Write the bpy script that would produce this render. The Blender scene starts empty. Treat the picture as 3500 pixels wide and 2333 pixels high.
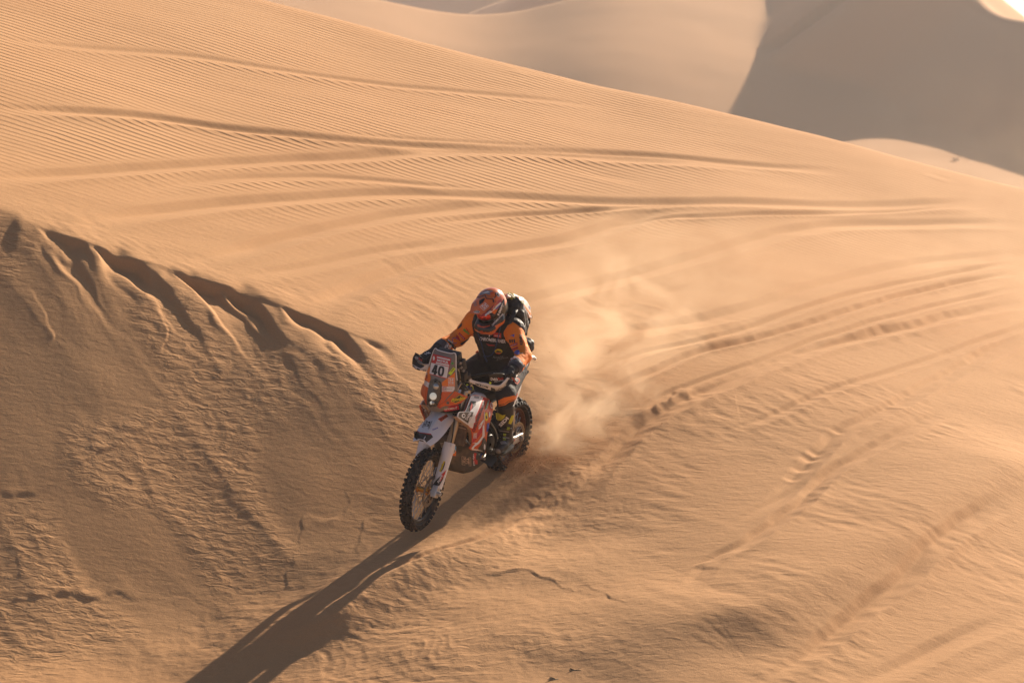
import bpy, bmesh, math, random
import numpy as np
from mathutils import Vector, Matrix
from mathutils.bvhtree import BVHTree

C = bpy.context.scene.collection
SC = bpy.context.scene
rad = math.radians

# ------------------------------------------------------------------ camera, sky, sun, exposure
SUN_EL, SUN_AZ = rad(24.5), rad(32.0)          # azimuth from +Y (away from the camera) towards +X
SUN_DIR = Vector((math.sin(SUN_AZ)*math.cos(SUN_EL), math.cos(SUN_AZ)*math.cos(SUN_EL), math.sin(SUN_EL)))

cam = bpy.data.cameras.new('camera')
cam_ob = bpy.data.objects.new('camera', cam)
C.objects.link(cam_ob)
cam.sensor_width = 36.0
cam.lens = 36.0*9000/3500
cam.clip_start, cam.clip_end = 0.5, 6000
cam_ob.location = (0, 0, 0)
cam_ob.rotation_euler = (math.pi/2 - math.atan((2333/2 - 110)/9000), 0, 0)
cam.dof.use_dof = True
cam.dof.focus_distance = 21.6
cam.dof.aperture_fstop = 3.5
SC.camera = cam_ob

world = bpy.data.worlds.new('World')
SC.world = world
world.use_nodes = True
wn = world.node_tree
wn.nodes.clear()
w_out = wn.nodes.new('ShaderNodeOutputWorld')
w_bg = wn.nodes.new('ShaderNodeBackground')
w_sky = wn.nodes.new('ShaderNodeTexSky')
w_sky.sky_type = 'NISHITA'
w_sky.sun_disc = False
w_sky.sun_elevation = SUN_EL
w_sky.sun_rotation = SUN_AZ
w_sky.dust_density = 1.2
w_sky.air_density = 0.6
w_bg.inputs['Strength'].default_value = 0.05
wn.links.new(w_sky.outputs[0], w_bg.inputs[0])
wn.links.new(w_bg.outputs[0], w_out.inputs[0])

sun = bpy.data.lights.new('sun', 'SUN')
sun.energy = 5.0
sun.angle = rad(0.5)
sun.color = (1.0, .835, .655)
sun_ob = bpy.data.objects.new('sun', sun)
C.objects.link(sun_ob)
sun_ob.location = SUN_DIR*60
sun_ob.rotation_euler = SUN_DIR.to_track_quat('Z', 'Y').to_euler()

SC.view_settings.view_transform = 'Standard'
SC.view_settings.look = 'None'
SC.view_settings.exposure = 0.88
SC.view_settings.gamma = 1.0
SC.view_settings.use_curve_mapping = False
SC.render.engine = 'CYCLES'
SC.cycles.use_denoising = True
SC.cycles.volume_bounces = 2
SC.cycles.volume_step_rate = 1.0
SC.cycles.volume_max_steps = 256
SC.cycles.max_bounces = 8
SC.cycles.sample_clamp_indirect = 4.0

# ------------------------------------------------------------------ small helpers
def tag(o, label=None, cat=None, group=None, kind=None):
    for k, v in (('label', label), ('category', cat), ('group', group), ('kind', kind)):
        if v: o[k] = v
    return o

def mat(name, col=(.5, .5, .5), rough=.5, metal=0., bump=None, dirt=None, spec=.5, coat=0.):
    """principled material; bump = (scale, metres); dirt = (colour, amount, scale): dust lying on the thing"""
    m = bpy.data.materials.new(name)
    m.use_nodes = True
    nt = m.node_tree; N = nt.nodes; L = nt.links
    b = N['Principled BSDF']
    b.inputs['Base Color'].default_value = (*col, 1)
    b.inputs['Roughness'].default_value = rough
    b.inputs['Metallic'].default_value = metal
    b.inputs['Specular IOR Level'].default_value = spec
    b.inputs['Coat Weight'].default_value = coat
    tc = N.new('ShaderNodeTexCoord')
    if dirt:
        dc, amt, sc = dirt
        n = N.new('ShaderNodeTexNoise'); n.inputs['Scale'].default_value = sc; n.inputs['Detail'].default_value = 6
        n.inputs['Roughness'].default_value = .65
        L.new(tc.outputs['Object'], n.inputs['Vector'])
        r = N.new('ShaderNodeMapRange')
        r.inputs['From Min'].default_value = .62 - .4*amt; r.inputs['From Max'].default_value = .80
        r.inputs['To Max'].default_value = min(1, amt*1.2)
        L.new(n.outputs[0], r.inputs[0])
        mx = N.new('ShaderNodeMix'); mx.data_type = 'RGBA'
        mx.inputs[6].default_value = (*col, 1); mx.inputs[7].default_value = (*dc, 1)
        L.new(r.outputs[0], mx.inputs[0]); L.new(mx.outputs[2], b.inputs['Base Color'])
    if bump:
        n = N.new('ShaderNodeTexNoise'); n.inputs['Scale'].default_value = bump[0]; n.inputs['Detail'].default_value = 5
        L.new(tc.outputs['Object'], n.inputs['Vector'])
        bp = N.new('ShaderNodeBump'); bp.inputs['Distance'].default_value = bump[1]; bp.inputs['Strength'].default_value = 1
        L.new(n.outputs[0], bp.inputs['Height']); L.new(bp.outputs[0], b.inputs['Normal'])
    return m

def mesh_ob(name, verts, faces, material=None, parent=None, smooth=True):
    me = bpy.data.meshes.new(name)
    me.from_pydata([tuple(v) for v in verts], [], [tuple(f) for f in faces])
    me.validate(); me.update()
    if smooth:
        me.polygons.foreach_set('use_smooth', [True]*len(me.polygons))
    o = bpy.data.objects.new(name, me)
    C.objects.link(o)
    if material is not None:
        for m in (material if isinstance(material, (list, tuple)) else [material]):
            me.materials.append(m)
    if parent is not None: o.parent = parent
    return o

def grid_mesh(name, P, material, keep=None):
    """a quad sheet from an array of points (rows, columns, 3)"""
    nr, nc = P.shape[:2]
    me = bpy.data.meshes.new(name)
    idx = np.arange(nr*nc, dtype=np.int32).reshape(nr, nc)
    q = np.stack([idx[:-1, :-1], idx[:-1, 1:], idx[1:, 1:], idx[1:, :-1]], -1).reshape(-1, 4)
    me.vertices.add(nr*nc)
    me.vertices.foreach_set('co', P.reshape(-1).astype(np.float32))
    me.loops.add(q.size)
    me.loops.foreach_set('vertex_index', q.reshape(-1))
    me.polygons.add(len(q))
    me.polygons.foreach_set('loop_start', np.arange(0, q.size, 4, dtype=np.int32))
    me.polygons.foreach_set('loop_total', np.full(len(q), 4, np.int32))
    me.polygons.foreach_set('use_smooth', np.ones(len(q), bool))
    me.update(calc_edges=True)
    me.materials.append(material)
    o = bpy.data.objects.new(name, me)
    C.objects.link(o)
    return o
# ------------------------------------------------------------------ terrain
FPX = 9000.0                      # focal length in pixels of a 3500 px wide frame
HORIZON = 110.0
PITCH = math.atan((2333/2 - HORIZON)/FPX)
CAM_F = np.array([0, math.cos(PITCH), -math.sin(PITCH)])
CAM_R = np.array([1.0, 0, 0])
CAM_U = np.cross(CAM_R, CAM_F)

def smin(a, b, k):
    return -np.logaddexp(-a/k, -b/k)*k
def smax(a, b, k):
    return np.logaddexp(a/k, b/k)*k

def _hash(ix, iy, seed):
    h = (ix.astype(np.int64)*374761393 + iy.astype(np.int64)*668265263 + seed*974634777) & 0xffffffff
    h = ((h ^ (h >> 13))*1274126177) & 0xffffffff
    return h ^ (h >> 16)
_G = np.stack([np.cos(np.arange(64)*2*np.pi/64), np.sin(np.arange(64)*2*np.pi/64)], -1).astype(np.float32)
def noise(x, y, seed=0):
    """gradient noise, about -1..1"""
    x = np.asarray(x, np.float32); y = np.asarray(y, np.float32)
    ix = np.floor(x); iy = np.floor(y)
    fx = x - ix; fy = y - iy
    ux = fx*fx*fx*(fx*(fx*6-15)+10); uy = fy*fy*fy*(fy*(fy*6-15)+10)
    ix = ix.astype(np.int64); iy = iy.astype(np.int64)
    def g(dx, dy):
        v = _G[_hash(ix+dx, iy+dy, seed) & 63]
        return v[..., 0]*(fx-dx) + v[..., 1]*(fy-dy)
    a = g(0, 0); a = a + ux*(g(1, 0)-a)
    b = g(0, 1); b = b + ux*(g(1, 1)-b)
    return (a + uy*(b-a))*1.6
def fbm(x, y, oct=3, seed=0, gain=.5):
    s = 0; a = 1
    for i in range(oct):
        s = s + a*noise(x, y, seed+i*17); a *= gain; x = x*2.03+11.3; y = y*2.03-7.1
    return s
def sstep(a, b, x):
    t = np.clip((x-a)/(b-a), 0, 1)
    return t*t*(3-2*t)

JAG = .16
CREST0, CREST1, CREST2 = 36.25, -.15, .005
BRINK_X = (-12, -8, -4.85, -3.5, -2.3, -1.85, -1.2, -.4, .6, 3)
BRINK_Y = (27.5, 26.2, 24.97, 24.55, 24.2, 23.95, 23.85, 23.85, 23.6, 22.5)
_BX = np.linspace(-14, 6, 801)
_BY = np.interp(_BX, BRINK_X, BRINK_Y)
_BY = np.convolve(np.pad(_BY, 40, 'edge'), np.hanning(81)/np.hanning(81).sum(), 'valid')
def base_parts(x, y):
    dome = -8.0 - .22*x + .21*y
    # crest of the dome: rounds over to the lee side behind the skyline
    crest = CREST0 + CREST1*x + CREST2*x*x
    dome = smin(dome, dome - .50*(y - crest), .08)
    dome = dome + .40*(1-np.exp(-np.logaddexp(0, (x-.3)/.45)*.45/2.4))*sstep(32, 21, y)
    yb = np.interp(x, _BX, _BY) + .06*np.sin(x*2.1+.4)
    jag = JAG*(noise(x*2.6, x*.3+3.1, 13)+.5*noise(x*6.1, x*.3+1.1, 14))*sstep(-5.0, -4.5, x)*sstep(-1.3, -1.8, x)*np.exp(-np.maximum(yb-y, 0)/.30)
    left = dome + .305*(y - yb - jag)
    right = -8.165 + .11*x - .05*(np.sqrt(x*x+.16)-.4) + .055*np.clip(x, 0, 5)**2 + .20*y + .10*noise(x*.35, y*.3, 5)
    apron = -5.02 - .04*x + .10*(np.minimum(y, 22)-18.0) - 1.0*np.maximum(y-22, 0)
    return dome, left, right, apron, yb
def base(x, y):
    x = np.asarray(x, float); y = np.asarray(y, float)
    dome, left, right, apron, yb = base_parts(x, y)
    kb = .016 + .24*sstep(-2.4, .3, x)
    a = smin(dome, left, kb)
    b = smin(dome, right, .24)
    z = smax(a, b, .10)
    z = smax(z, apron, .09)
    z = smax(z, -7.2 - 2.0*np.maximum(y-24, 0), .5)          # hollow below the camera
    return z

def px_ray(u, v):
    return CAM_F + CAM_R*(u-1750)/FPX - CAM_U*(v-2333/2)/FPX
_T = np.arange(12.0, 62.0, .02)
def px_ground(u, v):
    """the ground point that the photograph shows at pixel u, v"""
    d = px_ray(u, v); d = d/d[1]
    P = _T[:, None]*d
    below = P[:, 2] < base(P[:, 0], P[:, 1])
    i = int(np.argmax(below)) if below.any() else len(_T)-1
    return P[i]
# ------------------------------------------------------------------ sand material
def sand_material(name, far=False):
    m = bpy.data.materials.new(name)
    m.use_nodes = True
    nt = m.node_tree; N = nt.nodes; L = nt.links
    b = N['Principled BSDF']
    b.inputs['Roughness'].default_value = .92
    b.inputs['Specular IOR Level'].default_value = .15
    tc = N.new('ShaderNodeTexCoord')
    n1 = N.new('ShaderNodeTexNoise'); n1.inputs['Scale'].default_value = .35 if not far else .02; n1.inputs['Detail'].default_value = 6
    n2 = N.new('ShaderNodeTexNoise'); n2.inputs['Scale'].default_value = 160; n2.inputs['Detail'].default_value = 3
    for n in (n1, n2): L.new(tc.outputs['Object'], n.inputs['Vector'])
    mx = N.new('ShaderNodeMix'); mx.data_type = 'RGBA'
    mx.inputs[6].default_value = (.55, .286, .124, 1); mx.inputs[7].default_value = (.64, .370, .178, 1)
    L.new(n1.outputs[0], mx.inputs[0])
    hs = N.new('ShaderNodeMapRange'); hs.inputs['From Min'].default_value = .3; hs.inputs['From Max'].default_value = .7
    hs.inputs['To Min'].default_value = .86; hs.inputs['To Max'].default_value = 1.12
    L.new(n2.outputs[0], hs.inputs[0])
    mu = N.new('ShaderNodeMix'); mu.data_type = 'RGBA'; mu.blend_type = 'MULTIPLY'; mu.inputs[0].default_value = 1
    L.new(mx.outputs[2], mu.inputs[6]); L.new(hs.outputs[0], mu.inputs[7])
    L.new(mu.outputs[2], b.inputs['Base Color'])
    if far: return m
    # wind ripples (fine relief), where the vertex attribute allows them
    at = N.new('ShaderNodeAttribute'); at.attribute_name = 'ripple'
    ph = N.new('ShaderNodeAttribute'); ph.attribute_name = 'phase'
    nw = N.new('ShaderNodeTexNoise'); nw.inputs['Scale'].default_value = 1.3; nw.inputs['Detail'].default_value = 3
    L.new(tc.outputs['Object'], nw.inputs['Vector'])
    ad = N.new('ShaderNodeMath'); ad.operation = 'MULTIPLY_ADD'; ad.inputs[1].default_value = 3.5
    L.new(nw.outputs[0], ad.inputs[0]); L.new(ph.outputs['Fac'], ad.inputs[2])
    sn = N.new('ShaderNodeMath'); sn.operation = 'SINE'; L.new(ad.outputs[0], sn.inputs[0])
    # asymmetric crest: sin(x + .5 sin x)
    a2 = N.new('ShaderNodeMath'); a2.operation = 'MULTIPLY_ADD'; a2.inputs[1].default_value = .55
    L.new(sn.outputs[0], a2.inputs[0]); L.new(ad.outputs[0], a2.inputs[2])
    s2 = N.new('ShaderNodeMath'); s2.operation = 'SINE'; L.new(a2.outputs[0], s2.inputs[0])
    r1 = N.new('ShaderNodeMath'); r1.operation = 'MULTIPLY'; L.new(s2.outputs[0], r1.inputs[0]); L.new(at.outputs['Fac'], r1.inputs[1])
    g1 = N.new('ShaderNodeMath'); g1.operation = 'MULTIPLY_ADD'; g1.inputs[1].default_value = .0012
    L.new(n2.outputs[0], g1.inputs[0]); L.new(r1.outputs[0], g1.inputs[2])
    n3 = N.new('ShaderNodeTexNoise'); n3.inputs['Scale'].default_value = 28; n3.inputs['Detail'].default_value = 5; n3.inputs['Roughness'].default_value = .6
    L.new(tc.outputs['Object'], n3.inputs['Vector'])
    g2 = N.new('ShaderNodeMath'); g2.operation = 'MULTIPLY_ADD'; g2.inputs[1].default_value = .0022
    L.new(n3.outputs[0], g2.inputs[0]); L.new(g1.outputs[0], g2.inputs[2])
    bp = N.new('ShaderNodeBump'); bp.inputs['Distance'].default_value = 1.0; bp.inputs['Strength'].default_value = 1.0
    # fine crumpled skin of the steep faces
    wa = N.new('ShaderNodeAttribute'); wa.attribute_name = 'wrinkle'
    mp = N.new('ShaderNodeMapping'); mp.inputs['Scale'].default_value = (7.5, 15, 7.5); mp.inputs['Rotation'].default_value = (0, 0, .35)
    L.new(tc.outputs['Object'], mp.inputs['Vector'])
    n4 = N.new('ShaderNodeTexNoise'); n4.inputs['Scale'].default_value = 1.0; n4.inputs['Detail'].default_value = 3; n4.inputs['Roughness'].default_value = .55; n4.inputs['Distortion'].default_value = .5
    L.new(mp.outputs[0], n4.inputs['Vector'])
    n5 = N.new('ShaderNodeMath'); n5.operation = 'MULTIPLY'; L.new(n4.outputs[0], n5.inputs[0]); L.new(wa.outputs['Fac'], n5.inputs[1])
    g3 = N.new('ShaderNodeMath'); g3.operation = 'MULTIPLY_ADD'; g3.inputs[1].default_value = 6.0
    L.new(n5.outputs[0], g3.inputs[0]); L.new(g2.outputs[0], g3.inputs[2])
    L.new(g3.outputs[0], bp.inputs['Height']); L.new(bp.outputs[0], b.inputs['Normal'])
    return m
SAND = sand_material('sand')
FAR_SAND = sand_material('distant_sand', True)

# ------------------------------------------------------------------ wheel tracks, cracks and rims, found on the dune where the photograph shows them
S = 3500/2352.0
def line(pts, n=60):
    """photograph pixels (2352 wide) -> smooth polyline on the ground"""
    P = np.array([px_ground(u*S, v*S) for u, v in pts])[:, :2]
    if len(P) > 2:
        P = catmull(P, n)
    return P
def catmull(P, n):
    P = np.asarray(P, float)
    Q = np.vstack([2*P[0]-P[1], P, 2*P[-1]-P[-2]])
    d = np.r_[0, np.cumsum(np.linalg.norm(np.diff(P, axis=0), axis=1))]
    t = np.linspace(0, d[-1], n)
    out = []
    for x in t:
        i = min(np.searchsorted(d, x, 'right')-1, len(P)-2)
        u = (x-d[i])/max(d[i+1]-d[i], 1e-9)
        p0, p1, p2, p3 = Q[i:i+4]
        out.append(.5*((2*p1)+(-p0+p2)*u+(2*p0-5*p1+4*p2-p3)*u*u+(-p0+3*p1-3*p2+p3)*u**3))
    return np.array(out)
def dist_line(X, Y, P, reach):
    """signed distance (positive to the left of the line's direction), arc length and mask"""
    lo = P.min(0)-reach; hi = P.max(0)+reach
    sel = np.nonzero((X > lo[0]) & (X < hi[0]) & (Y > lo[1]) & (Y < hi[1]))[0]
    x = X[sel]; y = Y[sel]
    best = np.full(len(sel), 1e9); sg = np.zeros(len(sel)); arc = np.zeros(len(sel)); end = np.zeros(len(sel))
    s0 = 0.0
    total = np.linalg.norm(np.diff(P, axis=0), axis=1).sum()
    for i in range(len(P)-1):
        a, b = P[i], P[i+1]
        e = b-a; l = np.hypot(*e)
        if l < 1e-9: continue
        e = e/l
        px, py = x-a[0], y-a[1]
        tt = px*e[0]+py*e[1]
        tc = np.clip(tt, 0, l)
        dx = px-tc*e[0]; dy = py-tc*e[1]
        d = dx*dx+dy*dy
        m = d < best
        best[m] = d[m]
        sg[m] = np.sign(e[0]*py[m]-e[1]*px[m])
        arc[m] = s0+tc[m]
        s0 += l
    d = np.sqrt(best)*np.where(sg == 0, 1, sg)
    return sel, d, arc, total

# kind, points, width, depth.  groove: wheel track; rim: crisp wind-cut ridge; crack: small step; bank: broad ridge
TRACKS = [
 ('groove', [(-60,92),(0,95),(200,110),(420,125),(640,155),(900,185),(1250,225),(1450,250)], .26, .055, 1),
 ('groove', [(-80,238),(0,250),(330,264),(560,291),(800,317),(1050,337),(1400,352),(1700,374),(1960,392)], .30, .10, 1),
 ('groove', [(700,290),(900,312),(1150,330),(1400,343)], .16, .04, 1),
 ('groove', [(-80,420),(0,410),(200,391),(400,374),(600,361),(800,354),(960,346),(1200,352),(1500,372),(1800,392)], .32, .11, 1),
 ('groove', [(150,522),(330,486),(550,459),(800,441),(1000,441),(1250,453),(1500,466),(1800,471),(2050,466),(2260,456)], .34, .11, 1),
 ('groove', [(300,440),(500,408),(700,400),(850,408),(1050,428),(1200,440)], .22, .06, 1),
 ('groove', [(390,604),(500,580),(700,531),(900,491),(1100,471),(1250,460)], .28, .10, 1),
 ('groove', [(500,640),(700,606),(850,577),(1000,556),(1120,530)], .24, .08, 1),
 ('groove', [(625,724),(700,700),(850,641),(1000,596),(1150,571),(1300,546),(1450,503),(1600,470)], .30, .12, 1),
 ('groove', [(870,838),(960,797),(1060,747),(1220,690),(1400,641),(1600,591),(1800,536),(2000,511),(2352,502)], .30, .11, 1),
 ('groove', [(1300,790),(1450,760),(1600,735),(1750,702),(1900,652),(2100,603),(2352,570)], .30, .08, 1),
 ('groove', [(1176,1086),(1250,1020),(1330,965),(1420,893),(1500,851),(1600,809),(1750,773),(1900,731),(2100,672),(2352,615)], .17, .10, 2),
 ('groove', [(1290,1180),(1400,1050),(1500,962),(1700,862),(1900,792),(2100,747),(2200,722),(2352,690)], .26, .12, 2),
 ('groove', [(1745,1185),(1810,1110),(1870,1045),(1930,992),(2050,932),(2200,842),(2352,760)], .22, .07, 2),
 ('groove', [(1560,1390),(1590,1350),(1630,1290),(1720,1240),(1820,1165),(1900,1092),(2050,1010),(2200,930)], .20, .07, 2),
 ('bank',   [(1370,1600),(1500,1500),(1600,1440),(1750,1408),(1900,1330),(2100,1220),(2352,1060),(2420,1010)], .45, .16, 1),
 ('groove', [(1700,1600),(1800,1530),(1900,1452),(2060,1332),(2150,1252),(2352,1130)], .22, .10, 2),
 ('groove', [(1900,1600),(2020,1540),(2150,1480),(2352,1392)], .25, .10, 1),
 ('groove', [(2150,1600),(2352,1500),(2420,1470)], .25, .09, 1),
 ('groove', [(1600,1250),(1800,1140),(2000,1040)], .18, .035, 1),
 ('bank',   [(380,1600),(480,1545),(600,1498),(750,1440),(870,1372),(1000,1310),(1100,1268),(1180,1216),(1250,1160)], .30, .12, 1),
 ('groove', [(640,1480),(750,1425),(870,1357),(1000,1295),(1100,1250),(1180,1195),(1260,1130),(1300,1080)], .15, .06, 2),
 ('groove', [(1620,1010),(1760,962),(1900,902),(2050,852),(2200,800),(2400,728)], .16, .07, 1),
 ('groove', [(1380,1010),(1500,925),(1600,880),(1720,838),(1900,772),(2100,715),(2352,655)], .15, .07, 1),
 ('groove', [(1340,870),(1480,812),(1650,772),(1800,728),(2000,668),(2352,590)], .15, .06, 1),
 ('groove', [(1350,520),(1500,505),(1700,500),(1900,492),(2200,470)], .18, .07, 1),
 ('groove', [(950,520),(1100,500),(1250,488),(1500,478),(1700,482)], .18, .08, 1),
 # avalanche fronts and cracks on the slip face
 ('crack', [(-20,1132),(100,1130),(170,1072),(220,1052),(330,992),(430,917),(500,880),(540,830)], .05, .028, 1),
 ('crack', [(205,1000),(212,1030),(214,1055)], .03, .03, 1),
 ('crack', [(60,655),(95,705),(120,770),(118,800)], .03, .02, -1),
 ('crack', [(790,1128),(830,1136),(910,1145),(940,1140)], .02, .012, -1),
 ('crack', [(780,1110),(800,1150),(795,1180),(760,1195),(705,1190),(690,1225),(680,1270),(660,1320),(640,1375),(615,1405)], .03, .014, -1),
 ('crack', [(690,1195),(740,1195),(815,1198)], .02, .010, -1),
 ('crack', [(940,1200),(850,1190),(822,1230),(815,1300),(805,1330)], .03, .013, -1),
 ('crack', [(0,1378),(60,1382),(110,1370),(190,1378),(270,1372),(330,1385)], .04, .022, 1),
 ('crack', [(310,1488),(365,1512),(440,1502),(520,1462),(560,1430),(620,1400)], .05, .035, 1),
 ('crack', [(0,1505),(60,1500),(130,1512),(200,1480),(300,1470)], .06, .04, 1),
 ('crack', [(1080,1325),(1140,1323),(1205,1315),(1290,1350),(1318,1364),(1345,1352),(1425,1395),(1480,1402),(1560,1380)], .018, .020, 1),
 ('crack', [(1585,1310),(1600,1300),(1700,1260)], .03, .05, -1),
 ('crack', [(640,1270),(690,1225)], .02, .014, 1),
 ('crack', [(360,700),(380,760),(372,820)], .02, .016, -1),
 ('crack', [(740,790),(830,880),(880,960)], .05, .04, -1),
 ('crack', [(1430,955),(1500,940),(1545,918),(1560,890)], .05, .07, -1),
]
def build_detail(X, Y, Z):
    """adds the relief of the dune to the base height; returns height, ripple amplitude, ripple phase"""
    dome, left, right, apron, yb = base_parts(X, Y)
    isb = sstep(-.12, .12, np.minimum(dome, right)-np.minimum(dome, left))
    on_left = sstep(0, .18, dome-left)*(1-isb)                        # slip face
    on_right = sstep(0, .35, dome-right)*isb
    on_dome = 1-np.clip(on_left+on_right, 0, 1)
    z = Z.copy()
    # --- jagged brink: bites out of the edge and flutes down the face
    q = X*.92 - .39*(Y-24)                                   # along the brink, fall line = constant q + drift
    qf = X + .62*(Y-24)                                      # lines of equal qf run down the fall line
    down = np.clip(yb - Y, -2, 8)
    edge = sstep(-4.7, -3.9, X)*sstep(-.9, -1.7, X)
    n1 = noise(qf*3.8+.35*noise(X*1.5, Y*1.5, 2), down*.35+3.3, 3); qw = qf+.12*noise(X*2.6, Y*2.6, 9); n2 = noise(qw*5.0, down*.7, 4); n3 = noise(qw*11, down*1.1, 8)
    bite = np.clip(n1*1.3+.7*n2+.28, 0, 1.1)
    prof = sstep(0, .05+.06*bite, down)*np.exp(-(np.clip(down, 0, 9)/(.13+.30*bite))**1.4)
    z -= edge*(.010+.088*bite)*prof
    flute = (np.abs(n2)*-1+.35)*.5+n3*.22
    z += edge*flute*.035*sstep(.05, .4, down)*np.exp(-np.clip(down, 0, 9)/.6)
    # --- slip face: wrinkled skin, tongues of flowed sand
    wx = .25*fbm(X*.9, Y*.9, 2, 21); wy = .25*fbm(X*.9+5, Y*.9, 2, 22)
    u = (X+wx)*.50-(Y+wy)*.86; w = (X+wx)*.86+(Y+wy)*.50
    r = 1-np.abs(noise(w*3.1, u*7.5, 31))*1.6
    r2 = 1-np.abs(noise(w*6.5+3, u*15, 32))*1.6
    r3 = noise(w*2.0, u*1.2, 36)
    patch = .12+.88*sstep(-.15, .35, fbm(qf*.8+.3*down, down*.45, 2, 33))
    r4 = 1-np.abs(noise(qw*4.2, down*1.1+.3*n2, 39))*2; r5 = noise(qw*8.5, down*2.6, 40)
    z += on_left*(patch*(.0018*r+.0020*r2+.0008*r4+.0016*r5)+.003*noise(X*1.7, Y*1.4, 34)+.003*r3)
    z += on_left*.007*fbm(X*.8, Y*.7, 2, 35)
    tongue = np.abs(noise(qf*1.3, down*.22, 38))
    z += on_left*(.007*(1-tongue)**3)
    # --- right shoulder
    u2 = (X+wx)*.55+(Y+wy)*.83; w2 = (X+wx)*.83-(Y+wy)*.55
    rr = 1-np.abs(noise(w2*2.6, u2*6.0, 41))*1.6; rr2 = 1-np.abs(noise(w2*5.4, u2*13, 42))*1.6
    p2 = .25+.75*sstep(-.3, .5, fbm(X*.5+7, Y*.6, 2, 43))
    z += on_right*.0025*fbm(X*7, Y*5, 3, 45) + on_right*p2*(.003*rr+.003*rr2) + on_right*.03*fbm(X*.8, Y*.8, 2, 44)
    # --- dome: slow swells and soft streaks along the wind
    z += on_dome*.05*fbm(X*.22, Y*.16, 2, 51)
    z += on_dome*.004*noise(X*.9+Y*.25, Y*2.2-X*.8, 52)
    near = sstep(29, 23.5, Y)
    z += on_dome*near*sstep(-.3, .5, fbm(X*.6, Y*.6, 2, 55))*(.005*noise((X*.7-Y*.7)*1.9, (X*.7+Y*.7)*4.6, 53)+.004*noise((X*.8-Y*.6)*5, (X*.6+Y*.8)*12, 54))
    # --- tracks
    soft = np.ones_like(X)
    for i, (kind, pts, wd, dep, side) in enumerate(TRACKS):
        P = line(pts)
        if kind == 'groove' and side == 1 and i < 12: wd, dep = wd*.52, dep*.42
        reach = wd*5+.25
        sel, d, arc, tot = dist_line(X, Y, P, reach)
        if not len(sel): continue
        ends = sstep(0, 1.6, arc)*sstep(0, 1.6, tot-arc)
        if kind == 'crack': ends = sstep(0, .15, arc)*sstep(0, .15, tot-arc)
        x = X[sel]; y = Y[sel]
        wob = .07*noise(x*1.1, y*1.1, 60+i)+.05*noise(x*5, y*5, 61+i)*(side == 2)+.02*noise(x*4, y*4, 61+i)
        vary = np.clip(.92+.30*noise(arc*.3, arc*0+i*3.7, 62), .5, 1.2)
        # far side of the line (larger y) is taken as positive
        sgn = np.sign((P[-1]-P[0])[0]) or 1
        dd = d*sgn + wob*wd
        a = np.abs(dd)
        if kind == 'groove':
            if not (side == 1 and i < 12): wd, dep = wd*.44, dep*.46
            # far wall falls to the bottom, the near wall climbs gently to a crisp lip, then fades out
            h = np.interp(dd/wd, (-5.2, -3.4, -2.4, -1.75, -1.6, -.10, .08, .70, .85, 1.5), (0, .05, .20, .58, .52, -.94, -.94, -.04, .05, 0))*dep
            if side == 2:                                                # fresh: lumps thrown along the rim
                lump = np.clip(noise(x*6, y*6, 63), -.2, 1)*np.clip(noise(arc*.8, 0*arc+i, 68)+.15, 0, 1)
                h += dep*.10*lump*np.exp(-((dd+wd*1.2)/(wd*.8))**2)
            h *= vary
            soft[sel] = np.minimum(soft[sel], 1-ends*.92*np.exp(-((dd-wd*.1)/(wd*1.5))**4))
        elif kind == 'bank':
            h = dep*np.exp(-np.where(dd > 0, (dd/(wd*1.6))**2, (dd/(wd*.8))**2))*vary
        else:                                                            # crack: sand stands higher on one side
            dd2 = (d*sgn*side)+.035*noise(x*6, y*6, 64+i)
            lip = .6+.4*noise(x*9, y*9, 66)
            part = .25+.75*np.clip(noise(arc*1.1, 0*arc+i*2.3, 69)*1.4+.5, 0, 1)
            h = dep*.62*lip*part*(sstep(-wd*.5, wd*.5, dd2)*np.exp(-np.clip(dd2, 0, 9)/(wd*5.0)) - .12*np.exp(-(dd2+wd*.4)**2/(wd*.5)**2))
        z[sel] += h*ends
    # --- rough ground beside the fresh track, foot holes
    for (u0, v0, rx, dp) in ((1235,1195,.10,.05),(1250,1170,.10,.06),(1500,1000,.07,.07),(1488,1012,.07,.06),(1855,1052,.07,.08),(1872,1040,.06,.07),(1838,1075,.06,.07),(1818,1098,.05,.05),
                            (1925,992,.05,.06),(2180,985,.07,.07),(2150,1012,.06,.05),(2135,1020,.05,.05),(2120,1027,.05,.04),(1420,1000,.06,.03),(1350,1075,.08,.03),
                            (1215,165,.16,.05),(1250,172,.09,.04),(1180,153,.08,.03),(1100,128,.08,.02),(1420,412,.18,.05),(1370,405,.15,.04),(2160,402,.12,.06),(1470,720,.1,.02),(1530,1265,.06,.03)):
        g = px_ground(u0*S, v0*S)
        e = (X-g[0])**2/(rx*1.3)**2+(Y-g[1])**2/(rx*.9)**2
        m = e < 9
        z[m] += .13*dp*(-1.0*np.exp(-e[m])+.8*np.exp(-((X[m]-g[0]+rx*.6)**2/(rx*1.2)**2+(Y[m]-g[1]+rx*1.5)**2/(rx*.8)**2)))
    for (u0, v0, r0, dp) in ((1225,1165,.36,.006),(1190,1235,.30,.005),(1300,1090,.35,.004)):
        g = px_ground(u0*S, v0*S)
        e = np.exp(-((X-g[0])**2+(Y-g[1])**2)/r0**2)
        m = e > .02
        z[m] += dp*e[m]*(noise(X[m]*11, Y[m]*11, 71)+.6*noise(X[m]*23, Y[m]*23, 72))
    # --- ripples
    amp = on_dome*soft*(.0003+.0068*sstep(25.3, 28.6, Y-.25*(X+4))*(.55+.45*sstep(.45, -.2, noise(X*.12, Y*.10, 81))))
    lowx = sstep(3.2, -1.2, X-.35*(Y-32))
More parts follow.
